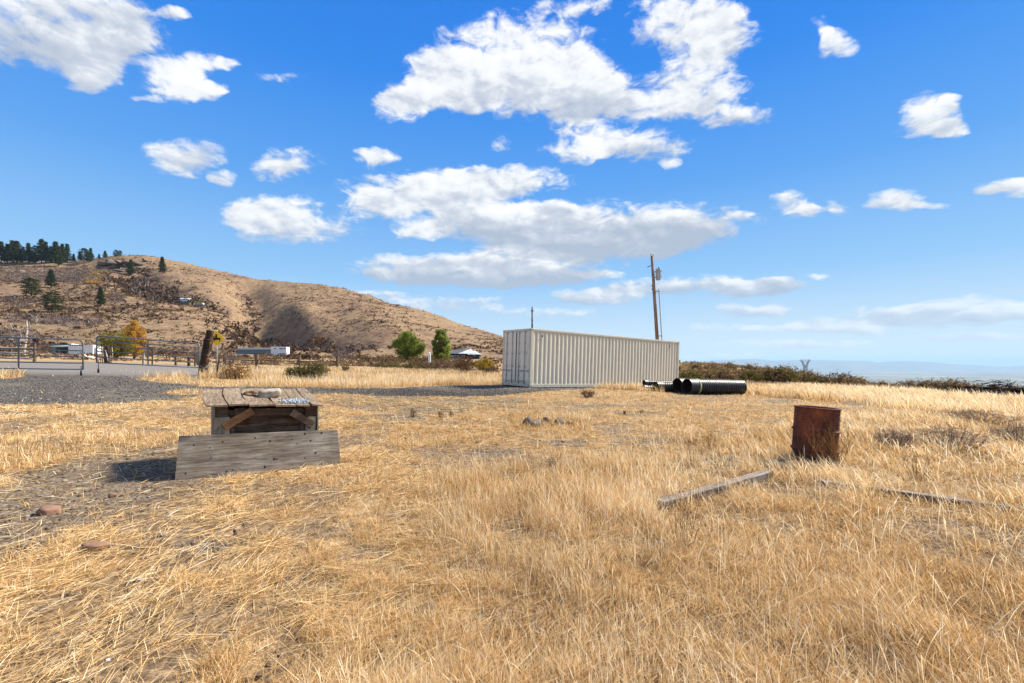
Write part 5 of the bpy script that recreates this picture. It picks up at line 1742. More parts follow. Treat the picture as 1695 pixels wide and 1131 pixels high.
    m.add([(a, -1.5, wh - .05), (b, -1.5, wh - .05), (px(778), 3.8, rz + .15), (px(776), 3.8, rz + .15), (b, 4, wh), (a + 2.0, 4, wh)], [(0, 1, 2, 3), (1, 4, 2), (0, 3, 5), (0, 5, 4, 1)]); m.build('roof', 'sunlit_roof', t)
    m = MB()   # wing hip, coloured as if sunlit
    a, b = px(774.5), px(796)
    m.add([(a, -2.2, wh - .35), (b, -2.2, wh - .35), (b, 6.2, wh - .35), (a, 6.2, wh - .35), (px(784.5), 1.8, wh + 5.0 * k), (px(786), 2.2, wh + 5.0 * k)], [(0, 1, 5, 4), (1, 2, 5), (2, 3, 4, 5), (3, 0, 4), (3, 2, 1, 0)]); m.build('roof', 'sunlit_roof', t)
    for x, w, zc, hh, y in ((748.3, 4.2, 4.6, 5.4, .25), (753.6, 2.2, 6.2, 3.0, .25), (757.8, 2.2, 6.0, 3.6, .25), (766.8, 5.4, 6.4, 3.0, .25), (785.5, 3.4, 7.0, 2.2, -1.5)):
        m = MB(); m.box((px(x), y - .05, zc * k), (w * k, .12, hh * k)); fr = m.build('window', 'white_trim', t)
        m = MB(); m.box((px(x), y - .12, zc * k), (w * k * .62, .04, hh * k * .68)); m.build('pane', 'window_glass', fr)
    m = MB(); m.box((px(743.2), .1, wh / 2), (.18, .18, wh)); m.build('porch_post', 'white_trim', t)
    # hut and camper on the hillside
    p = gpix(304, 503, 60); k = p.y / F
    t = thing('hillside_hut', 'small white roofed hut high on the tan hillside', 'hut', p)
    w = 16 * k; h = 9 * k
    m = MB(); m.box((0, 2, h * .42), (w, 4, h * .84)); m.build('wall', 'grey_boards', t)
    m = MB(); m.prism([(-.6, h * .48), (2.2, h * 1.1), (5.0, h * .6), (5.0, h * .54), (2.2, h * 1.0), (-.6, h * .40)], (w * 1.06, 0, 0), (0, 1, 0), (0, 0, 1), (-w * .53, 0, 0)); m.build('roof', 'white_metal', t)
    for x in (-.25, .2):
        m = MB(); m.box((x * w, -.03, h * .22), (w * .12, .1, h * .36)); m.build('doorway', 'rubber', t)
    m = MB(); m.box((-w * .47, -.06, h * .4), (w * .06, .1, h * .7)); m.build('doorway', 'rubber', t)
    p = gpix(332.5, 505.5, 60); k = p.y / F
    t = thing('camper', 'low white camper parked right of the hillside hut', 'camper', p)
    m = MB(); w = 10 * k; h = 3.6 * k
    m.prism([(-w * .5, h * .25), (w * .45, h * .25), (w * .5, h * .6), (w * .42, h), (-w * .48, h)], (0, 2.2, 0), (1, 0, 0), (0, 0, 1), (0, -1.1, 0)); m.build('body', 'white_metal', t)
    m = MB(); m.box((-w * .05, -1.12, h * .62), (w * .6, .05, h * .22)); m.build('window', 'window_glass', t)
    for x in (-.25, .25):
        m = MB(); m.tube([(x * w, -1.0, h * .2), (x * w, -1.15, h * .2)], h * .2, 12); m.build('wheel', 'rubber', t)


# ------------------------------------------------------------------ lattice transmission tower
def build_tower():
    d = 700.0; k = d / F
    p = gat(1333, d)
    ztop = zpix(594.5, d) - p.z
    t = thing('transmission_tower', 'steel lattice transmission tower beyond the dark shrubs', 'pylon', p)
    th = .30
    m = MB()
    zw = zpix(608, d) - p.z             # waist
    bw, ww, hw = 6.5 * k, 2.2 * k, 6.2 * k
    def bar(a, b, r=th): m.tube([a, b], r * .62, 4, False, smooth=False)
    cs = [(-1, -1), (1, -1), (1, 1), (-1, 1)]
    leg = lambda s, z: Vector((s[0] * (bw + (ww - bw) * z / zw), s[1] * (bw + (ww - bw) * z / zw) * .8, z))
    lv = [0, zw * .3, zw * .55, zw * .75, zw * .9, zw]
    for s in cs:
        bar(leg(s, 0), leg(s, zw), th * 1.4)
    for z0, z1 in zip(lv[:-1], lv[1:]):
        for i in range(4):
            a, b = cs[i], cs[(i + 1) % 4]
            bar(leg(a, z0), leg(b, z1)); bar(leg(b, z0), leg(a, z1)); bar(leg(a, z1), leg(b, z1))
    m.build('lattice_body', 'tower_steel', t)
    for sg in (-1, 1):
        m = MB()
        ci = [Vector((sg * (.2 * k), y, zw)) for y in (-ww * .8, ww * .8)] ; co = [Vector((sg * ww, y, zw)) for y in (-ww * .8, ww * .8)]
        ti = [Vector((sg * (hw - 1.6 * k), y, ztop * .965)) for y in (-.8, .8)]; to = [Vector((sg * hw, y, ztop * .965)) for y in (-.8, .8)]
        for a, b in zip(ci + co, ti + to): bar(a, b, th * 1.2)
        n = 5
        for q in range(n):
            for y in (0, 1):
                f0, f1 = q / n, (q + 1) / n
                bar(ci[y].lerp(ti[y], f0), co[y].lerp(to[y], f1)); bar(co[y].lerp(to[y], f0), ci[y].lerp(ti[y], f1))
        m.build('arm', 'tower_steel', t)
    m = MB()
    for y in (-.8, .8):
        bar(Vector((-hw - 2.4 * k, y, ztop * .965)), Vector((hw + 2.4 * k, y, ztop * .965)), th * 1.2)
        bar(Vector((-hw - 2.4 * k, y, ztop * .965)), Vector((-hw + .8 * k, y, ztop)), th); bar(Vector((hw + 2.4 * k, y, ztop * .965)), Vector((hw - .8 * k, y, ztop)), th)
        bar(Vector((-hw + .8 * k, y, ztop)), Vector((hw - .8 * k, y, ztop * .985)), th * .7)
    m.build('crossarm', 'tower_steel', t)
    for x in (-hw - 2 * k, 0, hw + 2 * k):
        m = MB(); m.tube([(x, 0, ztop * .965), (x, 0, ztop * .965 - 2.2 * k)], .22, 6); m.build('insulator_string', 'insulator_brown', t)


build_gates()
build_fences()
build_far_buildings()
build_tower()

# ------------------------------------------------------------------ trees and shrubs
def leaf_cards(C, size, up=0.0, stretch=1.0, nrm=None, tri=False):
    """One small four- or three-cornered leaf clump per point of C, turned at random."""
    n = len(C)
    a = RNG.normal(0, 1, (n, 3)); a[:, 2] += up
    a /= np.linalg.norm(a, axis=1)[:, None]
    b = RNG.normal(0, 1, (n, 3)); b -= (b * a).sum(1)[:, None] * a; b /= np.linalg.norm(b, axis=1)[:, None]
    s = (size if hasattr(size, '__len__') else np.full(n, size))[:, None] * RNG.uniform(.6, 1.35, (n, 1))
    A = a * s * stretch; B = b * s * .55
    if tri:
        V = np.stack([C - B * .6, C + B * .6, C + A], 1)
        return V.reshape(-1, 3), np.zeros((0, 4), int), np.arange(n * 3).reshape(n, 3), 3
    V = np.stack([C - A * .5, C + B * .6, C + A * .5, C - B * .6], 1)
    return V.reshape(-1, 3), np.arange(n * 4).reshape(n, 4), np.zeros((0, 3), int), 4


def card_obj(name, C, size, tone, mat, parent=None, up=0.0, stretch=1.0, tri=False):
    V, q, t, k = leaf_cards(np.asarray(C), size, up, stretch, None, tri)
    return link(name, np_mesh(name, V, q, t, np.repeat(np.clip(tone, 0, 1), k)), mat, parent)


def make_pine(seed, h=1.0, round_top=False, sparse=1.0):
    """A ponderosa of height 1 built at the origin: trunk, limbs and needle tufts in whorls."""
    rg = np.random.default_rng(seed)
    t = thing('pine_tree', 'pine', 'tree')
    m = MB(); bend = rg.normal(0, .01, 2)
    m.tube([(0, 0, -.03), (bend[0], bend[1], .4), (bend[0] * .5, bend[1], .75), (0, 0, .97)], [.024, .018, .011, .003], 7)
    lim = []
    P = []; tn = []; sz = []
    nlev = 17
    for i in range(nlev):
        f = i / (nlev - 1)
        z = .13 + .84 * f
        if round_top:
            rad = .30 * math.sqrt(max(0, 1 - ((f - .42) / .62) ** 2)) + .03
        else:
            rad = .225 * (1 - f) ** .9 + .012
            if f < .12: rad *= .75
        nb = rg.integers(5, 8)
        a0 = rg.uniform(0, 6.28)
        for k in range(nb):
            if rg.uniform() > .88 * sparse: continue
            a = a0 + k * 6.28 / nb + rg.normal(0, .25); L = rad * rg.uniform(.62, 1.2)
            e = np.array([math.cos(a) * L, math.sin(a) * L, z + L * rg.uniform(-.05, .28)])
            m.tube([(bend[0] * .7, bend[1] * .7, z - .01), tuple(e * [.6, .6, 1] - [0, 0, .01]), tuple(e)], [.006, .004, .0015], 4, False)
            for s in (.45, .65, .85, 1.0):
                c = np.array([0, 0, z]) * (1 - s) + e * s
                nn = int(8 + 8 * s)
                q = c + rg.normal(0, 1, (nn, 3)) * np.array([.026, .026, .015]) * (.7 + .5 * s)
                P.append(q); b = rg.uniform(.25, .75); tn.append(b + rg.normal(0, .16, nn)); sz.append(np.full(nn, .034))
    m.build('trunk', 'bark', t)
    P = np.concatenate(P); tn = np.concatenate(tn); sz = np.concatenate(sz)
    card_obj('crown', P, sz, tn, 'pine_needle', t, .3, 1.4)
    return t


def make_broadleaf(label, p, h, w, mat, seed, shape='round', leaf=.30, n=5200, trunk=.16, name='broadleaf_tree', barkm='bark'):
    rg = np.random.default_rng(seed)
    t = thing(name, label, 'tree', p)
    m = MB()
    clumps = []
    for k in range(230):
        u = rg.uniform(-1, 1, 3)
        if np.linalg.norm(u) > 1: continue
        u = u * (.72 + .28 * np.linalg.norm(u))
        z = (u[2] + 1) / 2
        if shape == 'round': wr = w / 2 * (1.0 if z > .25 else .86 + .5 * z)
        else: wr = w / 2 * (.80 + .30 * math.sin(z * 3.0))
        c = np.array([u[0] * wr, u[1] * wr, h * (.07 + .90 * z)])
        if shape == 'column':
            c = np.array([rg.uniform(-1, 1) * wr * .82, rg.uniform(-1, 1) * wr * .82, h * rg.uniform(.05, .95)])
            lim = 1 - .62 * max(0, c[2] / h - .55) / .45
            c[:2] *= lim
        clumps.append(c)
    for c in clumps:
        b = np.array([c[0] * .12, c[1] * .12, min(c[2] * .45, h * .35)])
        m.tube([tuple(b), tuple((b + c) / 2 + rg.normal(0, .03 * h, 3)), tuple(c)], [h * .011, h * .007, h * .002], 5, False)
    m.tube([(0, 0, -.2), (.02 * h, 0, h * .2), (0, 0.01 * h, h * .45)], [h * .03, h * .024, h * .014], 8)
    m.build('trunk', barkm, t)
    P = []; tn = []
    per = n // len(clumps)
    for c in clumps:
        r = w * rg.uniform(.10, .17)
        q = rg.normal(0, 1, (per, 3)); q /= np.linalg.norm(q, axis=1)[:, None]
        q *= (rg.uniform(0, 1, (per, 1)) ** .45) * r * np.array([1, 1, .85])
        P.append(c + q); tn.append(rg.uniform(.25, .80) + rg.normal(0, .17, per))
    P = np.concatenate(P); tn = np.concatenate(tn); P[:, 2] = np.maximum(P[:, 2], .05)
    card_obj('crown', P, leaf, tn, mat, t, .15, 1.0)
    return t


def make_shrub(label, p, h, w, leafm, seed, twigm='dark_branch', nstem=26, nleaf=900, leaf=.09, name='shrub', spread=1.0, low=.12, group=None, cat='shrub', depth=None, stem=None):
    """Many-stemmed bush: fine stems fanning from the root and a ragged cloud of leaves on them."""
    rg = np.random.default_rng(seed)
    t = thing(name, label, cat, p, 0, group)
    m = MB(); P = []; tn = []
    dw = depth or w
    for k in range(nstem):
        a = rg.uniform(0, 6.28); rr = math.sqrt(rg.uniform(0, 1))
        ex = np.array([math.cos(a) * w / 2 * rr * spread, math.sin(a) * dw / 2 * rr * spread, h * rg.uniform(.55, 1.05) * (1 - .45 * rr ** 2)])
        b = np.array([ex[0] * rg.uniform(.2, .55), ex[1] * rg.uniform(.2, .55), -.03])
        mid = b * .4 + ex * .6 + rg.normal(0, .05 * h, 3)
        tnv = rg.uniform(.2, .9)
        r0 = stem or max(.008, h * .009)
        m.tube([tuple(b), tuple(mid), tuple(ex)], [r0, r0 * .65, r0 * .3], 4, False, tnv)
        for q in range(4):
            s = rg.uniform(.45, 1.0); c = mid * (1 - s) + ex * s
            e2 = c + rg.normal(0, 1, 3) * np.array([.13 * w, .13 * dw, .13 * h]) + np.array([0, 0, .07 * h])
            e2[2] = max(e2[2], h * low)
            m.tube([tuple(c), tuple(e2)], [r0 * .45, r0 * .2], 3, False, tnv)
            nn = max(1, int(nleaf / nstem / 4))
            ss = rg.uniform(.1, 1.08, (nn, 1))
            P.append(c * (1 - ss) + e2 * ss + rg.normal(0, .035 * (w + h) / 2, (nn, 3))); tn.append(rg.uniform(.2, .85) + rg.normal(0, .16, nn))
    m.build('stems', twigm, t, tone=True)
    if nleaf:
        P = np.concatenate(P); tn = np.concatenate(tn); P[:, 2] = np.maximum(P[:, 2], .02)
        card_obj('foliage', P, leaf, tn, leafm, t, .5, 1.3)
    return t


def build_trees():
    # pines: first the four shapes, then copies
    protos = [make_pine(1), make_pine(2, round_top=True), make_pine(3), make_pine(4, round_top=True, sparse=.9), make_pine(5, sparse=.85)]
    used = set()
    def pine(px, base, hpx, k, label, group, wide=1.0):
        if base < 470 and group:
            p = gpix(px, base, 60)
        else:
            p = gpix(px, base, 60)
        s = hpx / F * p.y / .97
        sc = (s * wide, s * wide, s)
        if k not in used:
            used.add(k); o = protos[k]; o.location = p; o.scale = sc; o.rotation_euler = (0, 0, px * .7); o['label'] = label
            if group: o['group'] = group
            return o
        return copy_thing(protos[k], p, px * .7, sc, label, group)
    pine(52, 491, 29, 1, 'broad dark pine left of the other lone pines, low on the left slope', None, 1.25)
    pine(84.5, 477, 29, 0, 'upright lone pine above the broad ones on the left slope', None, 1.15)
    pine(85.5, 518, 32, 3, 'broad bushy pine lowest of the lone pines on the left slope', None, 1.25)
    pine(166.5, 508, 31, 2, 'lone pine standing on a bare trunk above the orange tree', None, 1.0)
    pine(216, 456, 25, 4, 'pine standing against the dark rock band below the crest', None, 1.0)
    pine(268.5, 453.5, 27, 0, 'single pine on the open crest right of the rock band', None, .95)
    G = 'pines along the hill crest'
    def crest(px):
        return float(np.interp(px, [a for a, b in CREST], [b for a, b in CREST]))
    row = [(2, 427, 34, 0, 1.0), (12, 429, 30, 2, .9), (20, 430, 36, 4, .95), (28, 429, 35, 0, 1.15), (38, 426, 26, 4, 1), (47, 430, 32, 0, .9), (50, 433, 18, 2, 1), (57, 433, 16, 0, 1), (60, 428, 28, 3, .85), (69, 432, 38, 2, 1.0), (76, 436, 34, 4, .8),
           (84, 430, 27, 4, 1.0), (92, 434, 35, 0, 1.1), (97, 441, 31, 2, .9), (103, 432, 31, 0, .85), (111, 425, 30, 2, .95), (107, 434, 18, 4, .9), (122, 427, 13, 0, 1), (132, 424, 15, 4, 1), (139, 434, 22, 1, .95), (147, 434, 17, 3, 1), (150, 428, 19, 0, 1), (164, 421, 8, 2, 1.2), (174, 421, 12, 0, 1.2), (192, 420.5, 11, 1, 1.0), (199, 421, 9, 3, .9), (33, 433, 22, 4, .9), (8, 433, 20, 2, .9)]
    for i, (px, b, h, k, wd) in enumerate(row):
        bb = max(b, crest(px) + 2.2)
        k_ = sorted(q[0] for q in row if q[0] not in (139, 97, 164, 174, 192, 199)).index(px) if px not in (139, 97, 164, 174, 192, 199) else 0
        lab = 'dark pine on the hill crest, ' + ORD[k_] + ' from the left edge in the ragged row'
        if px == 139: lab = 'darkest bushy pine at the right end of the crest row, on the grass'
        if px in (164, 174, 192, 199): lab = 'tiny lone pine on the skyline, ' + ORD[(164, 174, 192, 199).index(px)] + ' to the right of the crest row'
        if px == 97: lab = 'pine standing lowest in front of the crest row'
        pine(px, bb, h + (b - bb) * -.0, k, lab, G if px not in (139, 97) else None, wd)
    # broadleaf trees by the house
    d = 120.0
    p = gat(677, d); hh = 50 / F * d
    make_broadleaf('round pale green leafy tree left of the white pump box', p, zpix(549.5, d) - p.z, 50 / F * d, 'green_leaf', 21, 'round', .32, 15000)
    p = gat(730, d)
    make_broadleaf('upright darker green leafy tree beside the dark house', p, zpix(545, d) - p.z, 30 / F * d, 'green_leaf', 22, 'column', .30, 15000)
    d = 70.0
    p = gat(222, d)
    make_broadleaf('orange autumn tree behind the right gate', p, zpix(530, d) - p.z, 32 / F * d, 'orange_leaf', 23, 'round', .17, 8000, name='autumn_tree')
    p = gat(192, d - 4)
    make_broadleaf('yellow green autumn bush in front of the orange tree', p, zpix(551, d) - p.z, 46 / F * d, 'yellow_green_leaf', 24, 'round', .17, 8000, name='autumn_tree')
    # bare white tree at the left
    p = gat(40, 62)
    t = thing('bare_tree', 'bare white barked tree behind the left gate', 'tree', p)
    rg = random.Random(9); tr = MB(); br = MB()
    k = 62 / F
    tr.tube([(0, 0, -.1), (0.0, 0, 14 * k), (3 * k, 0, 30 * k), (5 * k, 0, 46 * k), (4.5 * k, 0, 62 * k)], [.20, .17, .14, .09, .03], 7)
    tr.build('trunk', 'pale_bark', t)
    def limb(p0, d, L, r, lvl):
        q = p0.copy(); pts = [q.copy()]
        for s in range(4):
            d = (d + Vector((rg.uniform(-.3, .3), rg.uniform(-.3, .3), rg.uniform(-.15, .25)))).normalized(); q = q + d * L / 4; pts.append(q.copy())
            if lvl < 2: limb(q, (d + Vector((rg.uniform(-1, 1), rg.uniform(-1, 1), rg.uniform(0, .5)))).normalized(), L * .5, r * .5, lvl + 1)
        br.tube(pts, [r, r * .8, r * .6, r * .4, r * .2], 4, False)
    for z, s in ((20, -1), (26, 1), (32, -1), (38, 1), (44, -1), (50, 1), (26, -1), (44, 1)):
        limb(Vector((2 * k, 0, z * k)), Vector((s * 1.0, rg.uniform(-.4, .4), .35)).normalized(), rg.uniform(13, 21) * k, .07, 0)
    br.build('branches', 'pale_bark', t)


def build_shrubs():
    # green sage by the drive, grey bush and golden clump at the gatepost
    d = 21.5
    for px, w, hp, lab, s in ((492, 36, 26, 'olive green bush in the grass before the rail fence, left part', 31), (523, 42, 32, 'taller olive green bush right of another, before the rail fence', 32)):
        p = gat(px, d); make_shrub(lab, p, hp / F * d, w * 1.05 / F * d, 'olive_leaf', s, 'bare_twig', 60, 2600, .055, low=.05, depth=.9)
    p = gat(572, 33); make_shrub('small olive bush at the end of the rail fence', p, 15 / F * 33, 12 / F * 33, 'olive_leaf', 33, 'bare_twig', 30, 700, .06)
    p = gat(384, 21.8); make_shrub('bare grey twiggy bush between the gatepost and the horse sign', p, 44 / F * 21.8, 56 / F * 21.8, 'bare_twig', 34, 'bare_twig', 90, 500, .04, low=.05, depth=1.0)
    p = gat(392, 21.0); make_shrub('golden brown grassy clump below the grey twiggy bush', p, 26 / F * 21, 44 / F * 21, 'straw', 35, 'rusty_twig', 90, 1300, .07, low=.04, depth=.8)
    p = gat(330, 48); make_shrub('bare grey bush left of the gatepost, farther back', p, 36 / F * 48, 30 / F * 48, 'bare_twig', 36, 'bare_twig', 50, 300, .08)
    # brush below the house
    for px, d, w, hp, lm, tm, nl, lab in ((770, 40, 40, 31, 'rusty_twig', 'dark_branch', 1500, 'tall reddish brown bare bush in front of the dark house'),
                                          (806, 44, 30, 26, 'yellow_leaf', 'dark_branch', 1500, 'bright yellow bush beside the container doors'),
                                          (735, 46, 44, 22, 'scrub_leaf', 'bare_twig', 1000, 'low grey brown brush below the upright green tree'),
                                          (714, 48, 34, 17, 'scrub_leaf', 'bare_twig', 800, 'low grey brush under the white pump box'),
                                          (683, 47, 32, 18, 'olive_leaf', 'bare_twig', 800, 'dull green brush under the round green tree'),
                                          (652, 50, 34, 12, 'olive_leaf', 'bare_twig', 700, 'low dull green bush left of the round green tree'),
                                          (628, 52, 24, 10, 'olive_leaf', 'bare_twig', 500, 'small dull green bush far left of the round green tree'),
                                          (815, 39, 24, 17, 'scrub_leaf', 'bare_twig', 600, 'grey brush at the foot of the yellow bush'),
                                          (795, 60, 40, 17, 'yellow_green_leaf', 'dark_branch', 800, 'yellow green undergrowth behind the yellow bush'),
                                          (745, 75, 60, 16, 'scrub_leaf', 'dark_branch', 900, 'dark brown brush on the bank below the house'),
                                          (570, 100, 44, 22, 'bare_twig', 'bare_twig', 900, 'rounded grey leafless thicket right of the horse trailer'),
                                          (600, 90, 50, 15, 'scrub_leaf', 'dark_branch', 900, 'dark brush line left of the round green tree'),
                                          (640, 88, 50, 13, 'scrub_leaf', 'dark_branch', 900, 'dark brush at the left foot of the round green tree'),
                                          (700, 92, 46, 14, 'scrub_leaf', 'dark_branch', 700, 'dark brush between the two green trees')):
        p = gat(px, d); s = int(px)
        make_shrub(lab, p, hp / F * d, w / F * d, lm, s, tm, 46, nl, max(.05, .0024 * d), low=.05)
    p = gat(973, 17.6); make_shrub('small reddish brown dry bush on the mown grass before the container', p, 14 / F * 17.6, 26 / F * 17.6, 'rusty_twig', 61, 'rusty_twig', 50, 500, .03, low=.02)
    # brown weeds on the mid ground
    for i, (px, py, hp) in enumerate(((684, 690, 17), (730, 692, 13), (747, 690, 10), (1035, 690, 10), (1062, 688, 9))):
        p = gpix(px, py); d = p.y
        make_shrub('thin dark brown weed stalk on the mown grass, ' + ORD[i] + ' from the wooden box', p, hp / F * d, hp * .8 / F * d, 'rusty_twig', 70 + i, 'rusty_twig', 12, 90, .02, group='weed stalks on the mown grass', name='dry_weed', cat='dry weed')
    # grey purple bramble in the tall grass at the right
    for i, (px, py, hp, wp, lab) in enumerate(((1575, 745, 42, 110, 'tangled grey purple dry bramble in the tall grass at the right'), (1690, 735, 36, 80, 'grey purple dry bramble at the right edge of the grass'), (1480, 742, 34, 60, 'thin grey brown dry bramble right of the drum'), (1620, 700, 22, 110, 'low grey dry bramble behind the larger ones in the grass'))):
        p = gpix(px, py); d = p.y
        make_shrub(lab, p, hp / F * d, wp / F * d, 'bare_twig', 80 + i, 'bare_twig', 110, 0, .02, low=.04, name='dry_bramble', cat='bramble', stem=.0045)
    for i, (px, py, hp) in enumerate(((1150, 770, 62), (1178, 752, 44), (915, 790, 40), (1518, 795, 60), (1128, 905, 110))):
        p = gpix(px, py); d = p.y
        make_shrub(('airy reddish weed left of the timber beam in the tall grass', 'small reddish weed behind the timber beam', 'reddish weed at the left border of the tall grass', 'airy reddish weed in the tall grass below the half buried timber', 'tallest airy reddish weed in front of the timber beam end')[i], p, hp / F * d, hp * .7 / F * d, 'rusty_twig', 90 + i, 'rusty_twig', 16, 420, .010, stem=.0022, group='reddish weeds in the tall grass', name='dry_weed', cat='dry weed')
    # shrub line at the edge of the field
    G = 'shrubs along the far edge of the field'
    pr = []
    for i, (lm, tm, nl) in enumerate((('autumn_scrub', 'dark_branch', 1500), ('autumn_scrub', 'dark_branch', 900), ('olive_leaf', 'dark_branch', 1300), ('autumn_scrub', 'rusty_twig', 1300), ('scrub_leaf', 'dark_branch', 500))):
        o = make_shrub('x', (0, 0, 0), 1.0, 1.5, lm, 100 + i, tm, 40, nl, .085, name='field_shrub', low=.04); pr.append(o)
    names = ['dark brown shrub', 'dark brown shrub', 'olive brown shrub', 'reddish brown shrub', 'bare dark branched shrub']
    used = set()
    spots = [(1140, 34, 30, 2), (1162, 36, 33, 3), (1185, 38, 30, 2), (1204, 36, 33, 0), (1222, 40, 30, 3), (1240, 37, 32, 2), (1258, 40, 34, 3), (1274, 38, 34, 0), (1290, 38, 40, 2), (1304, 40, 34, 0), (1322, 42, 30, 3), (1340, 42, 28, 0), (1352, 39, 22, 2), (1366, 40, 26, 4),
             (1388, 38, 33, 4), (1402, 37, 30, 1), (1420, 41, 22, 0), (1440, 39, 18, 1), (1458, 40, 17, 0), (1474, 39, 16, 1), (1498, 37, 22, 4), (1515, 36, 25, 1), (1532, 36, 23, 0), (1548, 36, 25, 3), (1562, 35, 27, 1), (1580, 35, 28, 0), (1596, 35, 26, 3), (1612, 37, 22, 1), (1640, 37, 20, 0), (1668, 36, 20, 3), (1692, 35, 22, 1),
             (1130, 48, 40, 3), (1155, 55, 42, 0), (1180, 60, 44, 3), (1205, 58, 44, 2), (1232, 60, 44, 0), (1262, 62, 42, 3), (1290, 60, 38, 0), (1315, 58, 36, 3), (1335, 60, 30, 0), (1150, 75, 46, 0), (1178, 85, 48, 3), (1210, 90, 47, 0), (1240, 95, 45, 0), (1270, 100, 40, 3), (1300, 105, 36, 0), (1330, 110, 30, 0), (1360, 80, 22, 0), (1395, 70, 20, 0)]
    for i, (px, d, hp, k) in enumerate(spots):
        p = gat(px, d)
        # the top of each reaches the height it has against the valley
        s = max(hp / F * d * (.80 if d < 45 else .30), .6)
        sc = (s * 1.15, s * 1.1, s)
        where = 'beyond the drain pipes' if px < 1250 else ('near the pylon' if px < 1360 else ('against the hazy valley' if px < 1590 else 'behind the brush pile'))
        band = 0 if d < 45 else (1 if d < 70 else 2)
        mates = sorted(q[0] for q in spots if (0 if q[1] < 45 else (1 if q[1] < 70 else 2)) == band)
        lab = names[k] + ' ' + ('at the field edge ' if band == 0 else ('on the slope ' if band == 1 else 'far up the slope ')) + where + ', ' + ORD[mates.index(px)] + ' from the container'
        if k not in used:
            used.add(k); o = pr[k]; o.location = p; o.scale = sc; o['label'] = lab; o['group'] = G; o.rotation_euler = (0, 0, px)
        else:
            o = copy_thing(pr[k], p, px * 1.0, sc, lab, G)
    # pile of cut brush
    p = gat(1650, 31.0)
    m = MB(); rg = random.Random(4)
    for k in range(900):
        t_ = rg.uniform(-1, 1); x = t_ * 3.1
        hmax = .95 * (1 - abs(t_) ** 3) * (.8 + .35 * math.sin(t_ * 7 + 1))
        c = Vector((x + rg.gauss(0, .2), rg.gauss(0, .55), rg.uniform(.02, max(.1, hmax))))
        a = rg.gauss(0.1, .6); e = rg.gauss(0, .16); L = rg.uniform(.3, .9)
        dv = Vector((math.cos(a) * math.cos(e), math.sin(a) * math.cos(e) , math.sin(e))) * L
        r = rg.uniform(.008, .028)
        m.tube([c - dv / 2, c + Vector((0, 0, rg.uniform(-.03, .1))), c + dv / 2 + Vector((0, 0, rg.uniform(-.1, .15)))], [r, r * .8, r * .4], 4, False, rg.random() ** 1.3)
    o = m.build('brush_pile', 'dark_branch', None, tone=True)
    o.location = p
    tag(o, 'long dark pile of cut branches at the right edge of the field', 'brush pile')


def hill_points(n, x0, x1, t0, t1):
    px = RNG.uniform(x0, x1, n); t = RNG.uniform(t0, t1, n)
    d = 170 + (dcrest(px) - 170) * t
    return (px - CX) / F * d, d, px, t


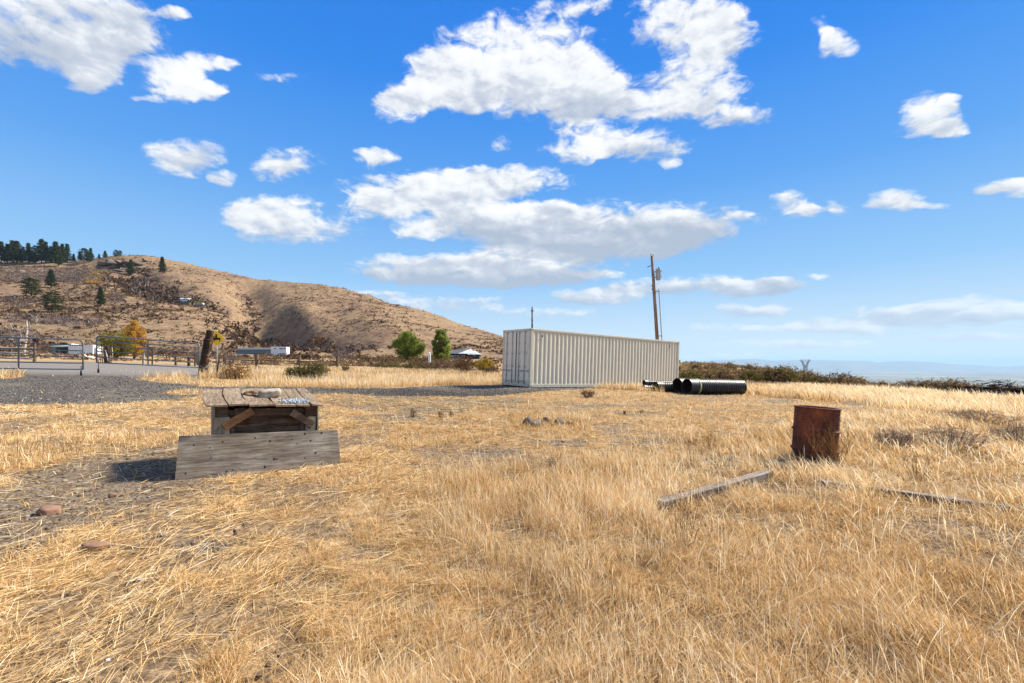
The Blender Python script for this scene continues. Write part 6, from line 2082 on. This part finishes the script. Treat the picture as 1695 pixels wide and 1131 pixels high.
def build_hill_cover():
    def clumps(name, label, X, Y, size, mat, tone, k=9, tall=.55, tri=False, stretch=1.2, up=.3, card=.62):
        n = len(X); Z = H(X, Y)
        c = RNG.normal(0, 1, (n, k, 3)) * np.array([.42, .42, tall * .45]) * size[:, None, None]
        c[..., 2] = np.abs(c[..., 2])
        C = (np.stack([X, Y, Z], -1)[:, None] + c).reshape(-1, 3)
        o = card_obj(name, C, np.repeat(size, k) * card, np.repeat(tone, k) + RNG.normal(0, .13, n * k), mat, None, up, stretch, tri)
        tag(o, label, 'scrub', None, 'stuff')
    # sage and bitterbrush dots
    X, Y, px, t = hill_points(80000, -300, 960, -.12, 1.02)
    den = fbm(X / 70, Y / 70, 101, 4); den2 = fbm(X / 13, Y / 13, 103, 2)
    leftw = smooth(520, 120, px)
    keep = RNG.uniform(0, 1, len(X)) < np.clip((den * .6 + den2 * .4 - .43) * 3.6 + .22 * leftw + .22 * smooth(.6, .1, t) * smooth(620, 480, px), .05, .9) * np.clip(1.2 - .6 * t, .2, 1) * .62
    X, Y, px, t, den = X[keep], Y[keep], px[keep], t[keep], den[keep]
    size = np.exp(RNG.normal(math.log(.95), .38, len(X))) * (1 + .35 * smooth(400, 100, px))
    clumps('hillside_scrub', 'dark brown scrub dotted over the tan hillside', X, Y, size, 'scrub_leaf', RNG.beta(2, 3.4, len(X)), 7)
    # grey leafless thickets on the upper left slope
    out = []
    for (cx, cy, rx, ry, n) in ((60, 450, 95, 9, 700), (95, 458, 70, 9, 600), (140, 463, 45, 9, 330), (20, 462, 50, 5, 200), (170, 448, 26, 6, 160), (195, 495, 12, 7, 70), (40, 500, 40, 9, 110), (60, 528, 60, 9, 140), (20, 560, 50, 12, 180), (120, 535, 50, 8, 110)):
        for k in range(n):
            r = math.sqrt(RNG.uniform(0, 1)); a = RNG.uniform(0, 6.28)
            out.append((cx + rx * r * math.cos(a), cy + ry * r * math.sin(a)))
    pts = [march(a, b, None, 100) for a, b in out if b > np.interp(a, [q for q, w in CREST], [w for q, w in CREST]) + 3]
    X = np.array([p[0] for p in pts]); Y = np.array([p[1] for p in pts])
    clumps('bare_thicket', 'grey leafless thickets on the upper left slope', X, Y, RNG.uniform(.8, 1.9, len(X)), 'bare_twig', RNG.beta(2.0, 2.2, len(X)), 22, .9, True, 1.4, .9, .36)
    # gully woods: dark trunks and painted shade along the gullies, and the rock band
    def along(pts, n, sd, szr):
        pts = np.array(pts); seg = np.hypot(*np.diff(pts, axis=0).T); cum = np.concatenate([[0], np.cumsum(seg)])
        s = RNG.uniform(0, cum[-1], n); x = np.interp(s, cum, pts[:, 0]); y = np.interp(s, cum, pts[:, 1])
        return x + RNG.normal(0, sd, n), y + RNG.normal(0, sd * 1.2, n), RNG.uniform(*szr, n)
    A = along(GUL2, 620, 9, (1.8, 4.2)); B = along(GUL1[3:], 560, 12, (1.3, 3.0)); Cc = along(GUL1[:4], 160, 4, (1.2, 2.2))  # extra dark scrub along the lower right gully stands in for the hollow's shade
    X = np.concatenate([A[0], B[0], Cc[0]]); Y = np.concatenate([A[1], B[1], Cc[1]]); S = np.concatenate([A[2], B[2], Cc[2]])
    clumps('gully_thicket_shade', 'dark thickets in the hillside gullies, partly standing in for shade', X, Y, S, 'scrub_leaf', RNG.beta(1.5, 4.2, len(X)), 14, 1.2)
    D_ = along(GUL3, 260, 6, (1.2, 2.6)); clumps('ledge_scrub', 'dark scrub along the rock ledge under the crest', D_[0], D_[1], D_[2], 'scrub_leaf', RNG.beta(1.3, 5, 260), 10, .7)
    A = along(GUL2, 90, 8, (1.5, 3.5))
    clumps('pale_gully_brush', 'pale bare stems standing in the dark gully', A[0], A[1], A[2], 'bare_twig', RNG.beta(4, 2, len(A[0])), 10, 1.8, True, 2.0, 2.0)
    # autumn colour patches
    for nm, lab, cx, cy, rx, ry, n, mt in (('orange_brush', 'orange autumn brush on the upper left slope', 158, 468, 14, 3, 70, 'orange_leaf'), ('yellow_brush', 'yellow autumn brush on the upper left slope', 160, 455, 22, 6, 60, 'yellow_leaf'),
                                           ('rust_brush', 'rust coloured brush at the foot of the right gully', 527, 566, 16, 8, 70, 'rusty_twig'), ('golden_brush', 'golden brush beside the hillside hut', 328, 502, 9, 2.5, 22, 'yellow_green_leaf')):
        pts = []
        for k in range(n):
            r = math.sqrt(RNG.uniform(0, 1)); a = RNG.uniform(0, 6.28)
            pts.append(march(cx + rx * r * math.cos(a), cy + ry * r * math.sin(a), None, 100))
        X = np.array([p[0] for p in pts]); Y = np.array([p[1] for p in pts])
        clumps(nm, lab, X, Y, RNG.uniform(1.0, 2.2, n), mt, RNG.beta(2, 2, n), 11, .8)
    # dark rock outcrop under the crest
    for i, (cx, cy, s) in enumerate(((172, 438, 20), (186, 436, 26), (200, 437, 30), (214, 438, 26), (228, 437, 22), (241, 431, 18), (205, 446, 18), (196, 448, 14))):
        p = gpix(cx, cy + 2, 100)
        rock('rock_outcrop', 'dark basalt outcrop under the hill crest, ' + ('leftmost of the band', 'second of the band from the left', 'third of the band from the left', 'middle of the band', 'fifth of the band from the left', 'highest, at the right end of the band', 'lowest of the band', 'small, below the middle of the band')[i], p, s / F * p.y * 1.15, 'dark_rock', 300 + i, 'basalt outcrops under the crest', (1.1, .5, .40), 3, i, 'outcrop', .25)
    # scrub over the far slope behind the shrub line
    n = 5200
    px = RNG.uniform(960, 1480, n); d = np.exp(RNG.uniform(math.log(50), math.log(250), n))
    X = (px - CX) / F * d; Y = d
    clumps('slope_scrub', 'brown scrub over the low slope beyond the container', X, Y, RNG.uniform(.4, .95, n), 'autumn_scrub', RNG.beta(2, 2.2, n), 9, .7)
    # weedy flat between the fence and the hill
    n = 5200
    px = RNG.uniform(-150, 960, n); d = np.exp(RNG.uniform(math.log(55), math.log(175), n))
    X = (px - CX) / F * d; Y = d
    k = RNG.uniform(0, 1, n) < np.clip((fbm(X / 18, Y / 18, 111, 3) - .40) * 4, .05, 1)
    X, Y = X[k], Y[k]; d = d[k]
    clumps('pasture_scrub', 'low brown scrub on the flat below the hill', X, Y, RNG.uniform(.35, .9, len(X)) * np.clip(d / 100, .6, 1.3), 'scrub_leaf', RNG.beta(2.4, 1.8, len(X)), 8, .6)


build_trees()
build_shrubs()
build_hill_cover()

build_grass()
build_stones()
build_haze()
